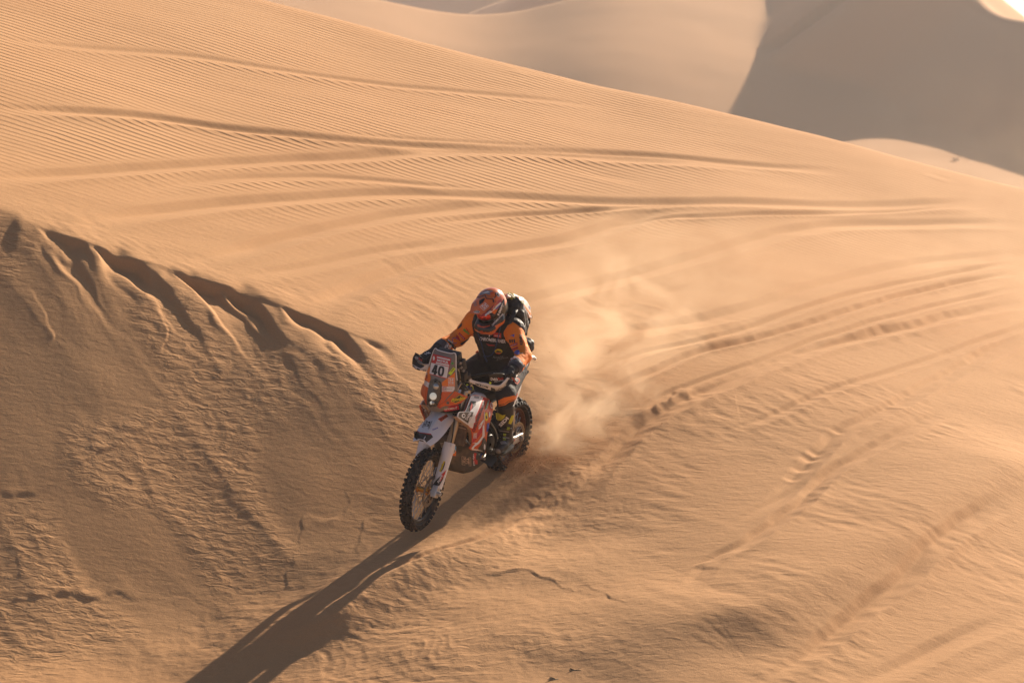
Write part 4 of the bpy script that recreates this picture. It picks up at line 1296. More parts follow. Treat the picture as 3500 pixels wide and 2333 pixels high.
m.box(bar_c+[0, .0, .02], (.05, .12, .05), None, 0, .2); m.box(bar_c+[.02, 0, -.05], (.045, .10, .06), None, 0, .2)
m.build('bar_clamp', M_blackm, bike)
def guard(lower, upper, nm='hand_guard'):
    L_ = [at(*k1(x, y), y=yy) for x, y, yy in lower]; U = [at(*k1(x, y), y=yy) for x, y, yy in upper]
    return MB().sheet([L_, (np.array(L_)+np.array(U))/2+[.006, 0, 0], U], 7, 40, .008, 0, inward=(.8, 0, 1.2)).build(nm, M_white, bike)
low_l = [(892,1238,.20),(1000,1290,.26),(1100,1322,.32),(1200,1345,.37),(1290,1312,.42),(1340,1240,.445),(1360,1190,.455)]
up_l = [(892,1204,.20),(1000,1236,.26),(1080,1254,.32),(1160,1280,.37),(1248,1280,.42),(1308,1228,.445),(1345,1184,.455)]
guard_l = guard(low_l, up_l)
low_r = [(211,1050,-.475),(250,1085,-.44),(310,1100,-.38),(380,1108,-.28),(402,1088,-.22)]
up_r = [(209,1012,-.475),(248,1046,-.44),(308,1072,-.38),(368,1036,-.28),(395,1026,-.22)]
guard_r = guard(low_r, up_r)
def shield(rows_):
    R_ = [[np.array(at(*k1(x, y), y=yy))+[.004, 0, 0] for x, y, yy in r] for r in rows_]
    return MB().sheet(R_, 12, 16, .006, 0, inward=(.8, 0, 1.2)).build('hand_shield', M_black, bike)
shield_l = shield([[(1128,1152,.345),(1180,1136,.37),(1250,1134,.40),(1300,1142,.425),(1322,1176,.44)],
                   [(1126,1210,.345),(1185,1210,.37),(1250,1210,.40),(1305,1205,.425),(1328,1208,.442)],
                   [(1134,1276,.345),(1190,1296,.37),(1245,1300,.40),(1290,1272,.425),(1318,1236,.44)]])
shield_r = shield([[(246,884,-.465),(290,908,-.44),(335,945,-.40),(356,985,-.37)],
                   [(214,950,-.472),(262,985,-.445),(315,1010,-.405),(358,1020,-.37)],
                   [(210,1018,-.472),(245,1042,-.445),(296,1070,-.405),(350,1060,-.37)]])
lt(k1, shield_l, 'Dakla', (1138,1212), (1222,1212), 30, P_white, off=.004, bold=.02)
lt(k1, shield_l, 'Pack', (1224,1212), (1292,1205), 30, P_red, off=.004, bold=.03)
lt(k1, shield_l, 'RALLYSPORT', (1182,1236), (1300,1222), 16, P_white, off=.004, bold=.0, slant=.3)
sticker(shield_l, kk(k1, ring_px((1133,1245), 13, 14)), P_lime, name='round_sticker', off=.004)
lt(k1, shield_r, 'akla', (232,945), (275,965), 24, P_white, off=.004, bold=.02)
lt(k1, shield_r, 'Pack', (276,966), (328,992), 26, P_red, off=.004, bold=.03)
lt(k1, shield_r, 'RALLYSPORT', (236,962), (322,1010), 12, P_white, off=.004, bold=.0, slant=.3)
sticker(guard_l, kk(k1, [(1144,1296),(1200,1318),(1290,1290),(1330,1238),(1352,1196),(1344,1240),(1290,1312),(1200,1343),(1140,1334)]), P_black, name='side_print', off=.003)
lt(k1, guard_l, '24ICE.COM', (952,1266), (1106,1306), 22, P_black, off=.005, bold=.03)
lt(k1, guard_l, '24ICE.COM', (1198,1334), (1326,1272), 20, P_white, off=.006, bold=.03)
sticker(guard_r, kk(k1, [(212,1030),(250,1062),(300,1086),(300,1100),(250,1083),(212,1050)]), P_black, name='side_print', off=.003)
lt(k1, guard_r, 'COM', (220,1058), (262,1082), 16, P_white, off=.005, bold=.03)
lt(k1, guard_r, '24', (336,1102), (376,1106), 16, P_black, off=.005, bold=.03)
# navigation tower: road book, trip meters, knobs, brackets
m = MB(); m.box((1.185, .0, 1.365), (.085, .20, .17), rotmat((0, 1, 0), rad(18)), 0, .12); m.build('roadbook_holder', M_black, bike)
for (p, sz, nm) in (((1.165, .115, 1.345), (.06, .03, .10), 'trip_meter'), ((1.15, .12, 1.25), (.07, .05, .07), 'trip_meter'), ((1.20, .08, 1.26), (.05, .06, .10), 'instrument'), ((1.09, .10, 1.225), (.06, .09, .05), 'instrument')):
    m = MB(); m.box(p, sz, rotmat((0, 1, 0), rad(20)), 0, .15); m.build(nm, M_black, bike)
for (x, y) in ((1120,400), (1140,495), (1190,560)):
    p = at(*k3(x, y), y=.125); m = MB(); m.lathe([(-.02, .003), (-.02, .013), (.012, .013), (.012, .003)], p, (.3, 1, .2), 14); m.build('knob', M_titan, bike)
m = MB()
m.tube([(1.25, .10, 1.10), (1.20, .105, 1.16), (1.16, .11, 1.20)], .010, 7); m.tube([(1.13, .03, 1.05), (1.17, .10, 1.20), (1.22, .10, 1.33)], .010, 8, 0, smooth=10); m.tube([(1.13, -.03, 1.05), (1.17, -.10, 1.20), (1.22, -.10, 1.33)], .010, 8, 0, smooth=10)
m.build('tower_bracket', M_steel, bike)
m = MB()
q = [k3(*p) for p in ((1270,880),(1340,870),(1395,910),(1408,960),(1392,1020))]
m.tube([at(*p, y=.13) for p in q], .006, 7, 0, smooth=16); m.build('yellow_hose', P_lime, bike)
m = MB(); p0 = at(*k3(1296, 985), y=.12); m.lathe([(-.03, .01), (-.03, .034), (.0, .036), (.0, .01)], p0, HAX, 18, 0); m.lathe([(.001, .01), (.001, .036), (.028, .036), (.028, .01)], p0, HAX, 18, 1); m.lathe([(.029, .01), (.029, .03), (.045, .03), (.045, .001), (.029, .001)], p0, HAX, 18, 2)
m.build('fork_cap', [M_steel, P_blue, M_steel], bike)
# black cables behind the fairing
m = MB()
rnd = random.Random(4)
for i in range(7):
    y0 = .03+.02*i
    m.tube([(1.22, .02+.01*i, 1.18+.02*i), (1.13, y0, 1.12+.03*rnd.random()), (1.06, y0+.03, 1.10+.04*rnd.random()), (1.0, .06+.05*rnd.random(), 1.02)], .006, 6, 0, smooth=14)
o = m.build('cables', M_black, bike); o['kind'] = 'stuff'

# prints on the mudguard and the fork guard
ice(k2, fender, 353, 348, 74, 86, P_black, r=(1, .22), u=(.42, -1))
fb = sticker(fender, kk(k2, [(268,392),(292,386),(330,405),(452,420),(470,450),(400,505),(300,482),(268,450)]), M_carbon, name='side_print', cuts=3)
sticker(fender, kk(k2, [(300,380),(332,400),(450,415),(445,425),(330,408),(296,388)]), P_red, name='side_print', off=.004)
fr = sticker(fender, kk(k2, [(522,255),(612,205),(630,228),(556,285)]), M_redor, name='badge')
lt(k2, fender, 'CHROMEBURNER', (548,272), (634,232), 18, P_black, fr, off=.005, bold=.02)
lt(k2, fender, 'Amega', (462,382), (522,356), 18, P_blue, off=.005, bold=.03, slant=.2)
lt(k2, fender, 'Amega', (318,340), (352,318), 14, P_blue, off=.005, bold=.03)
fk_b = sticker(fork_guard, kk(k2, [(488,930),(600,810),(575,900),(540,965),(512,975),(458,985)]), M_black, name='side_print', off=.003, cuts=3)
sticker(fork_guard, kk(k2, [(560,850),(606,800),(595,845),(545,930),(548,870)]), P_red, parent=fk_b, name='side_print', off=.0045)
lt(k2, fork_guard, 'Amega', (532,942), (572,858), 26, P_white, fk_b, off=.006, bold=.03, up=(-20,-10))
pf = sticker(fork_guard, kk(k2, [(542,815),(568,740),(602,705),(598,740),(580,790),(560,822)]), P_black, name='badge', off=.003)
lt(k2, fork_guard, 'Putoline', (558,818), (598,706), 26, P_yel, pf, off=.0055, bold=.05, up=(-20,-6))
for q in ((460,996), (500,1004)):
    sticker(fork_guard, kk(k2, ring_px(q, 9, 9)), M_steel, name='fastener', off=.004)
# ------------------------------------------------------------------ the rider
M_jersey = mat('black_jersey', (.017, .016, .018), .8, bump=(60, .003), dirt=(DUST, .10, 10))
M_sleeve = mat('orange_sleeve', (.95, .245, .013), .75, bump=(45, .004), dirt=(DUST, .08, 9))
M_pants = mat('black_riding_trousers', (.018, .017, .019), .75, bump=(50, .003), dirt=(DUST, .14, 10))
M_cuff = mat('grey_cuff', (.075, .07, .085), .8, bump=(60, .002))
M_glove = mat('black_glove', (.018, .018, .02), .7, bump=(90, .0015), dirt=(DUST, .1, 14))
M_vest = mat('black_body_armour', (.014, .014, .015), .6, bump=(40, .003), dirt=(DUST, .08, 10))
M_boot = mat('black_boot_leather', (.017, .017, .017), .4, bump=(70, .001), dirt=(DUST, .14, 14))
M_boot_y = mat('yellow_boot_panel', (.60, .55, .03), .5, dirt=(DUST, .2, 14))
M_boot_w = mat('grey_boot_panel', (.22, .22, .22), .35, .3, dirt=(DUST, .25, 14))
M_helm = mat('orange_helmet_shell', (.74, .16, .022), .28, dirt=(DUST, .05, 14), coat=.5)
M_helm_k = mat('black_helmet_shell', (.018, .016, .016), .3, coat=.4, dirt=(DUST, .08, 14))
M_helm_r = mat('red_helmet_print', (.48, .04, .025), .3, coat=.4)
M_goglens = mat('red_mirror_lens', (.55, .05, .03), .08, .75)
M_gogfr = mat('goggle_frame', (.03, .02, .02), .4)
M_cordy = mat('yellow_cord', (.42, .44, .04), .6)
M_cord = mat('blue_cord', (.03, .06, .16), .6)
M_pack = mat('black_pack_cloth', (.016, .016, .017), .6, bump=(35, .006), dirt=(DUST, .12, 9))
M_jacket = mat('folded_jacket_cloth', (.62, .50, .45), .6, bump=(30, .008), dirt=((.62, .20, .06), .5, 9))
PO = np.array([.22, 0, .95])                    # the rider's base: where he sits
person_m = BIKE_M @ Matrix.Translation(Vector(PO))
def wr(V, N, amp, f=(22, 30)):
    """soft folds pushed along the normals"""
    a = noise(V[:, 0]*f[0]+V[:, 2]*f[0]*.6, V[:, 1]*f[0]-V[:, 2]*f[1]*.8, 5)
    b = noise(V[:, 0]*f[1]*1.7-V[:, 1]*20, V[:, 2]*f[1]*1.9, 6)
    return V+N*(amp*(1-np.abs(a)*2)+amp*.5*b)[:, None]

sL, eL, wL, hL = (.45, .192, 1.458), (.590, .372, 1.318), (.85, .408, 1.280), gl_l+[-.035, 0, .022]
sR, eR, wR, hR = (.42, -.185, 1.468), (.43, -.325, 1.265), (.715, -.372, 1.238), gl_r+[-.035, 0, .022]
hip, chest, neck = (.20, 0, 1.075), (.375, .012, 1.345), (.455, .015, 1.525)
kL, aL = (.612, .245, .955), (.560, .252, .575)
kR, aR = (.612, -.245, .955), (.560, -.252, .575)
torso = s_union([s_ell((.21, 0, 1.07), (.155, .185, .14)), s_ell((.29, 0, 1.20), (.125, .165, .16)), s_ell((.375, .008, 1.35), (.128, .195, .17)),
                 s_cap((.40, .17, 1.46), (.40, -.15, 1.46), .085, .085)], .12)
neckf = s_cap((.43, .012, 1.50), (.52, .015, 1.60), .065, .062)
def arm(a, b, c, k1_=.078):
    up = s_cap(a, b, k1_, .058)
    a_, b_, c_ = map(np.asarray, (a, b, c))
    fore = s_cap(b, b_+(c_-b_)*.62, .062, .056)
    return s_union([up, fore], .03), s_cap(b_+(c_-b_)*.60, b_+(c_-b_)*.80, .053, .050), s_union([s_cap(b_+(c_-b_)*.78, c, .043, .036)], .01)
slL, cuL, glL = arm(sL, eL, wL); slR, cuR, glR = arm(sR, eR, wR)
hdL = s_cap(wL, hL, .034, .030); hdR = s_cap(wR, hR, .034, .030)
legs = s_union([s_cap((.25, .125, 1.045), kL, .116, .080), s_cap((.25, -.125, 1.045), kR, .116, .080)], .05)
shin = s_union([s_cap(kL, aL, .074, .052), s_cap(kR, aR, .074, .052), s_cap(aL, (.64, .26, .515), .045, .040), s_cap(aR, (.64, -.26, .515), .045, .040)], .04)
body_f = s_union([torso, neckf, slL, slR, cuL, cuR, glL, glR, hdL, hdR, legs, shin], .035)
V, F = nets(body_f, .0105, 3)
N = vnormals(V, F)
# which garment: the nearest limb
groups = [(torso, 0), (neckf, 0), (slL, 1), (slR, 1), (cuL, 2), (cuR, 2), (glL, 3), (glR, 3), (hdL, 3), (hdR, 3), (legs, 4), (shin, 4)]
fc_ = V[F].mean(1)
dd_ = np.stack([g(fc_)+(.02 if i == 0 else 0) for i, (g, _) in enumerate(groups)], 1)
mi = np.array([g[1] for g in groups])[dd_.argmin(1)]
amp = np.full(len(V), .0018)
am = np.zeros(len(V)); am[F[np.isin(mi, [1, 2])].ravel()] = 1
V2 = wr(V, N, .0022)+N*(am*.004*(1-2*np.abs(noise(V[:, 2]*16+V[:, 0]*9, V[:, 1]*12+V[:, 0]*6, 9))))[:, None]
person = skin_ob('person', V2-PO, F, [M_jersey, M_sleeve, M_cuff, M_glove, M_pants], None, mi)
person.matrix_world = person_m
tag(person, 'rider in orange sleeves and black body armour seated on the rally motorcycle, gripping the bars', 'person')

def bb(target, poly, m_, nm='print', off=.006, cuts=2, parent=None): return sticker(target, poly, m_, parent=parent or person, name=nm, off=off, cuts=cuts, origin=PO)
def lb(k, target, text, a, b, h, m_, parent=None, **kw):
    return lt(k, target, text, a, b, h, m_, parent or person, origin=PO, **kw)
def child(name, f, h, m_, sm=2, amp=0, mi=None, parent=None):
    V, F = nets(f, h, sm)
    if amp: V = wr(V, vnormals(V, F), amp)
    return skin_ob(name, V-PO, F, m_, parent or person, mi(V[F].mean(1)) if mi else None)

# body armour over the jersey
vest_f = s_union([s_ell((.30, 0, 1.235), (.130, .172, .12)), s_ell((.378, .008, 1.36), (.140, .190, .165)), s_cap((.425, .192, 1.464), (.420, -.155, 1.466), .086, .084)], .10)
vest = child('body_armour', vest_f, .0105, M_vest, 3, .003)

# gloves with fingers closed round the grips
def glove(gc, wrist, s):
    g = np.array([-.29*1, .955, 0.02])                      # along the grip, towards the left
    if s < 0: g = np.array([.28, .96, .0])
    gc = np.asarray(gc, float); fw_ = np.array([.93, 0, -.2]); up = np.array([.2, 0, .95])
    P = lambda f_, o_, u_: gc+fw_*f_+g*o_+up*u_
    palm = s_box(P(-.022, 0, .024), (.036, .044, .017), .014, np.stack([fw_/np.linalg.norm(fw_), g/np.linalg.norm(g), np.cross(fw_, g)/np.linalg.norm(np.cross(fw_, g))], 1))
    fs = [s_union([palm, s_cap(wrist, P(-.045, 0, .026), .036, .030)], .02)]
    for o_, ln in ((-.036*s, .92), (-.012*s, 1.05), (.012*s, 1.0), (.034*s, .82)):
        q = [P(.010, o_, .030), P(.010+.030*ln, o_, .026), P(.016+.030*ln, o_, -.008), P(.016, o_, -.030)]
        fs.append(s_union([s_cap(q[0], q[1], .0125, .0118), s_cap(q[1], q[2], .0118, .011), s_cap(q[2], q[3], .011, .0095)], .004))
    th = [P(-.030, -.046*s, .012), P(.004, -.056*s, -.012), P(.032, -.044*s, -.026)]
    fs.append(s_union([s_cap(th[0], th[1], .015, .013), s_cap(th[1], th[2], .013, .011)], .006))
    f = s_union(fs, .006)
    return child('glove', f, .0042, [M_glove], 2)
glove(gl_l, wL, 1); gR_ob = glove(gl_r, wR, -1)
for i, (a, b) in enumerate((((352,892),(385,905)), ((372,880),(410,895)), ((395,878),(428,890)))):
    bb(gR_ob, kk(k1, [(a[0], a[1]+2), (b[0], b[1]+2), (b[0]-4, b[1]+9), (a[0]-4, a[1]+11)]), P_white, 'knuckle_stripe', .002, 0, gR_ob)

# boots
def boot(k_, a_, s):
    k_, a_ = np.asarray(k_), np.asarray(a_)
    top = k_+(a_-k_)*.30
    shaft = s_union([s_cap(top, a_+(k_-a_)*.25, .075, .062), s_cap(a_+(k_-a_)*.25, a_, .062, .055)], .02)
    foot = s_union([s_cap(a_+[0, 0, -.02], (.635, .262*s, .512), .055, .046), s_cap((.635, .262*s, .512), (.695, .268*s, .500), .046, .038), s_ell((.505, .254*s, .52), (.055, .045, .05))], .03)
    cut = s_box((.60, .26*s, .388), (.3, .2, .072), .005)
    f = s_cut(s_union([shaft, foot], .03), cut, .006)
    f2 = s_cut(f, s_cap(top+(k_-a_)*.02, top+(k_-a_)*.5, .063, .085), .006)
    o = child('boot', f2, .0065, M_boot, 2)
    m = MB()
    out = [(.725, .268), (.685, .310), (.61, .312), (.49, .300), (.445, .262), (.49, .215), (.61, .208), (.685, .222)]
    o3 = [(x, y*s, .450) for x, y in cr(np.array(out+[out[0]]), 28)[:-1]]
    m.plate([np.array(p)-PO for p in o3], (0, 0, .018)); sole = m.build('sole', M_black, o)
    sp = s_cap((.680, .268*s, .508), (.703, .268*s, .497), .036, .033)
    child('toe_cap', sp, .006, M_boot_w, 2, 0, None, o)
    return o
bootL = boot(kL, aL, 1); boot(kR, aR, -1)
bb(bootL, kk(k2, [(1142,190),(1175,188),(1215,212),(1248,205),(1235,240),(1200,270),(1165,270),(1148,250)]), M_boot_y, 'boot_panel', .004, 3, bootL)
bb(bootL, kk(k2, [(1310,215),(1335,210),(1330,250),(1305,310),(1278,300),(1285,270)]), M_boot_y, 'boot_panel', .004, 3, bootL)
lb(k2, bootL, 'SIDI', (1202,338), (1282,245), 38, P_white, bootL, bold=.05, off=.007, up=(-28,-22))
for (x, y) in ((1262,338), (1228,404), (1222,462)):
    bb(bootL, kk(k2, [(x,y),(x+26,y+2),(x+26,y+8),(x+8,y+8),(x+8,y+18),(x+24,y+20),(x+24,y+26),(x-2,y+24)]), P_lime, 'buckle_mark', .010, 0, bootL)
m = MB()
for (x, y) in ((1250,350), (1225,415), (1215,475)):
    a, b, c = [np.array(p) for p in lay(bootL, kk(k2, [(x-60,y+2),(x,y),(x+52,y+6)]), .006, PO)]
    m.tube([a, b, c], .010, 6, 0, smooth=8, flat=.6)
m.build('boot_strap', M_black, bootL)
for y, h in ((372,10), (440,12)):
    bb(bootL, kk(k2, [(1190,y),(1285,y+12),(1284,y+12+h),(1192,y+h)]), M_boot_w, 'boot_panel', .005, 2, bootL)
bb(bootL, kk(k2, [(1185,500),(1240,490),(1262,520),(1200,530)]), M_boot_w, 'boot_panel', .005, 2, bootL)

# trousers: prints
kn = bb(person, kk(k1, [(1232,1452),(1300,1420),(1420,1394),(1432,1412),(1425,1438),(1340,1462),(1310,1488),(1240,1506)]), P_orange_k if 'P_orange_k' in globals() else M_orange, 'knee_panel', .006, 3)
bb(person, kk(k1, [(1240,1512),(1310,1494),(1345,1466),(1422,1444),(1420,1452),(1350,1476),(1316,1505),(1242,1522)]), M_orange, 'knee_panel', .006, 2)
cp = bb(person, kk(k1, [(1376,1176),(1402,1166),(1478,1200),(1482,1226),(1450,1268),(1426,1252)]), M_redor, 'trouser_print', .006, 2)
bb(person, kk(k1, [(1402,1180),(1462,1208),(1468,1222),(1446,1252)]), P_black, 'trouser_print', .009, 2)
lb(k1, person, 'CAPSL', (1424,1212), (1486,1120), 30, P_white, None, bold=.02, off=.012, up=(-22,-14))
bb(person, kk(k1, [(925,880),(950,862),(962,872),(940,900)]), P_white, 'trouser_print', .006, 1)
bb(person, kk(k1, [(958,880),(985,858),(1008,872),(985,895),(960,896)]), P_red, 'trouser_print', .006, 1)

# jersey and armour prints
lb(k1, [vest, person], 'CHROMEBURNER', (1010,735), (1316,768), 38, P_white, None, bold=.03, off=.008, slant=.1, up=(4,-40))
bb([vest, person], kk(k1, [(1090,772),(1130,785),(1196,790),(1190,800),(1120,800)]), P_red, 'print', .008, 1)
bb([vest, person], kk(k1, [(1178,640),(1268,655),(1266,710),(1176,695)]), P_red, 'print', .007, 1)
lb(k1, [vest, person], 'DE ROMEIN', (1190,686), (1258,695), 14, P_white, None, bold=.0, off=.010)
ye = bb([vest, person], kk(k1, ring_px((1234,864), 46, 27)), P_yel, 'print', .007, 2)
bb([vest, person], kk(k1, [(1196,868),(1220,852),(1262,860),(1272,874),(1230,874)]), P_black, 'print', .010, 1)
bb([vest, person], kk(k1, [(1200,876),(1270,880),(1250,896),(1212,892)]), M_redor, 'print', .010, 1)
lb(k1, [vest, person], 'Rinaldi', (1168,946), (1290,940), 26, P_grey, None, bold=.0, off=.008, slant=.3)
lb(k1, [vest, person], 'ZTechnic', (1210,975), (1348,940), 20, P_grey, None, bold=.0, off=.008, slant=.3)
bb([vest, person], kk(k1, [(1124,676),(1136,676),(1136,696),(1130,690),(1122,696)]), P_white, 'print', .008, 0)
for q in ([(1368,440),(1380,435),(1400,500),(1388,505)], [(1385,470),(1412,495),(1408,512),(1390,500)], [(1372,500),(1386,498),(1380,516)]):
    bb([vest, person], kk(k1, q), P_grey, 'print', .007, 0)

# sleeve prints
lb(k1, person, 'KEHN', (1520,800), (1508,682), 30, P_black, None, bold=.05, off=.007, up=(-31,0))
bb(person, kk(k1, [(1372,690),(1424,668),(1418,710),(1408,690)]), P_blue, 'print', .006, 1)
for x in (1365, 1390, 1415):
    bb(person, kk(k1, [(x,735),(x+16,728),(x+20,768),(x+8,775)]), P_black, 'print', .006, 0)
bb(person, kk(k1, [(1372,795),(1458,766),(1462,798),(1380,830)]), P_red, 'print', .006, 1)
lb(k1, person, 'DE ROMEIN', (1388,815), (1452,790), 10, P_white, None, bold=0, off=.009)
bb(person, kk(k1, [(1392,840),(1462,815),(1468,840),(1440,838),(1436,850),(1408,862)]), P_red, 'print', .006, 1)
def ring_band(target, c, rx, ry, w, m_, a0=0, a1=2*math.pi, n=16):
    o_ = [(c[0]+rx*math.cos(a), c[1]+ry*math.sin(a)) for a in np.linspace(a0, a1, n)]
    i_ = [(c[0]+(rx-w)*math.cos(a), c[1]+(ry-w)*math.sin(a)) for a in np.linspace(a1, a0, n)]
    return bb(target, kk(k1, o_+i_), m_, 'print', .006, 0)
ring_band(person, (1460,888), 34, 28, 6, P_blue, .4, 5.6)
lb(k1, person, 'Amega', (1445,908), (1520,912), 18, P_black, None, bold=.03, off=.008, slant=.2)
bb(person, kk(k1, [(1400,930),(1425,920),(1545,1035),(1540,1062),(1520,1055)]), P_black, 'sleeve_band', .005, 3)
lb(k1, person, 'SHOEI', (1420,948), (1480,990), 20, P_white, None, bold=.03, off=.008)
bb(person, kk(k1, [(1440,985),(1475,1000),(1530,1060),(1500,1080),(1470,1030)]), M_cuff, 'sleeve_band', .006, 2)
ice(k1, person, 1372, 1000, 1, 1, P_white, frame=False) if False else None
lb(k1, person, '24', (1385,985), (1440,960), 26, P_white, None, bold=.04, off=.009)
lb(k1, person, 'ICE', (1372,1010), (1462,1000), 22, P_grey, None, bold=.03, off=.009)
# far sleeve
lb(k1, person, 'Molco', (812,620), (880,668), 30, P_green, None, bold=.04, off=.007)
bb(person, kk(k1, [(770,640),(838,710),(822,735),(755,668)]), P_red, 'print', .006, 1)
lb(k1, person, 'DE ROMEIN', (772,670), (818,718), 9, P_white, None, bold=0, off=.009)
bb(person, kk(k1, [(735,678),(752,690),(770,735),(776,752),(742,732),(724,712)]), P_red, 'print', .006, 1)
bb(person, kk(k1, [(790,545),(806,535),(800,568),(778,592),(752,612),(757,590)]), P_black, 'print', .006, 1)
bb(person, kk(k1, [(840,588),(852,590),(888,640),(880,640)]), P_red, 'print', .006, 1)
bb(person, kk(k1, [(772,778),(890,702),(880,728),(790,792)]), P_black, 'print', .006, 2)
ring_band(person, (708,745), 34, 36, 6, P_blue, .8, 5.8)
bb(person, kk(k1, [(610,740),(640,735),(725,820),(722,858),(700,845)]), P_black, 'sleeve_band', .005, 3)
lb(k1, person, 'SHOEI', (622,748), (675,780), 18, P_white, None, bold=.03, off=.008)
lb(k1, person, '24', (598,800), (655,832), 32, P_white, None, bold=.04, off=.009, up=(14,-30))
lb(k1, person, 'ICE', (580,826), (632,858), 30, P_white, None, bold=.03, off=.009, up=(14,-26))

# ------------------------------------------------------------------ helmet
HC = np.array([.540, .004, 1.642])
HR = rotmat((0, 0, 1), rad(-16)) @ rotmat((1, 0, 0), rad(6)) @ rotmat((0, 1, 0), rad(24))
def hp(x, y, z): return HC+HR@np.array([x, y, z])
def hcap(a, b, r1, r2): return s_cap(hp(*a), hp(*b), r1, r2)
shell = s_union([s_ell(hp(-.015, 0, .018), (.150, .117, .140), HR), s_ell(hp(-.040, 0, -.055), (.112, .104, .100), HR),
                 hcap((.02, .098, -.095), (.120, .060, -.125), .040, .036), hcap((.120, .060, -.125), (.120, -.060, -.125), .036, .036), hcap((.02, -.098, -.095), (.120, -.060, -.125), .040, .036),
                 hcap((.130, .0, -.118), (.150, 0, -.120), .036, .030)], .045)
port = s_box(hp(.170, 0, -.020), (.125, .098, .050), .035, HR)
hollow = s_ell(hp(.01, 0, -.075), (.112, .092, .12), HR)
shell = s_cut(s_cut(shell, port, .008), hollow, .006)
def helm_mi(c):
    q = (c-HC)@HR
    z = q[:, 2]; x = q[:, 0]
    k = np.zeros(len(c), int)
    k[(z < -.005+.12*(x < 0)*0)] = 1                 # lower half black
    k[(z < -.095)] = 0                               # chin edge orange
    k[(x > .10) & (z < -.060) & (z > -.120)] = 1
    inn = np.linalg.norm((q-[.01, 0, -.075])/[.116, .096, .124], axis=1) < 1
    k[inn] = 2
    return k
helmet = child('helmet', shell, .0058, [M_helm, M_helm_k, M_gogfr], 2, 0, helm_mi)
# goggles in the opening
gf = s_cut(s_ell(hp(.000, 0, -.020), (.142, .112, .068), HR), s_box(hp(.20, 0, -.020), (.15, .080, .036), .03, HR), .006)
gog = child('goggles', gf, .006, M_gogfr, 2, 0, None, helmet)
child('lens', s_ell(hp(.0, 0, -.020), (.134, .104, .060), HR), .006, M_goglens, 2, 0, None, gog)
# peak
P_NET = [[(940,268,-.102),(1000,222,-.060),(1075,208,.000),(1155,226,.060),(1206,290,.108)],
         [(918,330,-.104),(975,290,-.060),(1045,270,.000),(1130,295,.058),(1178,358,.106)],
         [(890,413,-.096),(932,423,-.055),(985,431,.000),(1050,441,.052),(1102,446,.094)]]
rows = [[at(*k1(x, y), y=yy)-PO for x, y, yy in r] for r in P_NET]
for i_ in range(5): rows[1][i_] = rows[1][i_]+np.array([.012, 0, .012])
peak = MB().sheet(rows, 18, 21, .005, 0, inward=hp(0, 0, 0)-PO).build('helmet_peak', M_helm, helmet)
hh = [peak, helmet]
def hs(poly, m_, off=.003, cuts=2, nm='print', t=None): return bb(t or hh, kk(k4, poly), m_, nm, off, cuts, helmet)
hs([(440,375),(535,330),(545,350),(510,410),(440,465)], P_black)
hs([(560,275),(575,330),(690,345),(735,300),(740,225),(755,232),(752,310),(700,356),(565,345),(548,285)], P_black, .004, 2)
hs([(410,300),(440,310),(520,280),(552,268),(556,284),(500,300),(440,330),(400,320)], P_black, .004, 2)
hs([(688,350),(718,362),(720,408),(700,420)], P_black, .004)
hs([(470,230),(560,190),(690,190),(700,230),(650,270),(560,250),(470,280),(430,290)], P_grey, .003)
hs([(480,240),(600,200),(640,225),(560,240)], P_white, .005)
hs([(640,225),(690,210),(720,240),(650,270)], M_redor, .005)
hs([(478,650),(550,610),(700,470),(800,380),(855,345),(862,400),(800,470),(700,560),(560,655)], M_helm_r, .0034, 3)
hs([(545,657),(560,640),(650,560),(790,440),(838,400),(850,425),(780,500),(660,600),(575,660)], P_white, .005, 3)
lb(k4, hh, 'Mirjam Pol', (594,612), (742,500), 22, P_black, helmet, off=.008, bold=.03)
hs([(740,530),(790,480),(835,440),(832,465),(790,510),(755,545)], P_blue, .006)
so = hs(ring_px((395,592), 58, 25, 18, .0), P_white, .004)
lb(k4, hh, 'SHOEI', (352,596), (440,604), 24, P_black, helmet, off=.007, bold=.04)
def badge(o, r, u):
    o = np.array(o, float); r = np.array(r, float); u = np.array(u, float)
    q = lambda a, b: tuple(o+r*a+u*b)
    for P in ([(0,0),(1,0),(1,.05),(0,.05)], [(0,.95),(1,.95),(1,1),(0,1)], [(0,.05),(.05,.05),(.05,.95),(0,.95)], [(.95,.05),(1,.05),(1,.95),(.95,.95)]):
        hs([q(*p) for p in P], P_white, .0045, 0)
    lb(k4, hh, '24', q(.14, .60), q(.86, .60), 1, P_white, helmet, off=.006, bold=.04, up=tuple(u*.30))
    lb(k4, hh, 'ICE', q(.10, .20), q(.90, .20), 1, P_white, helmet, off=.006, bold=.04, up=tuple(u*.30))
badge((450,492), (98,-88), (80,82)) if False else badge((548,408), (-98,84), (80,75)) if False else badge((448,494), (80,78), (98,-86))
lb(k4, hh, '24', (345,455), (400,425), 34, P_grey, helmet, off=.006, bold=.04)
lb(k4, hh, 'ICE', (350,490), (408,470), 28, P_grey, helmet, off=.006, bold=.04)
w4 = hs([(752,230),(790,218),(830,270),(812,308),(780,300)], P_white, .004)
lb(k4, hh, '40', (772,298), (815,292), 66, P_black, helmet, off=.007, bold=.03, up=(-14,-66))
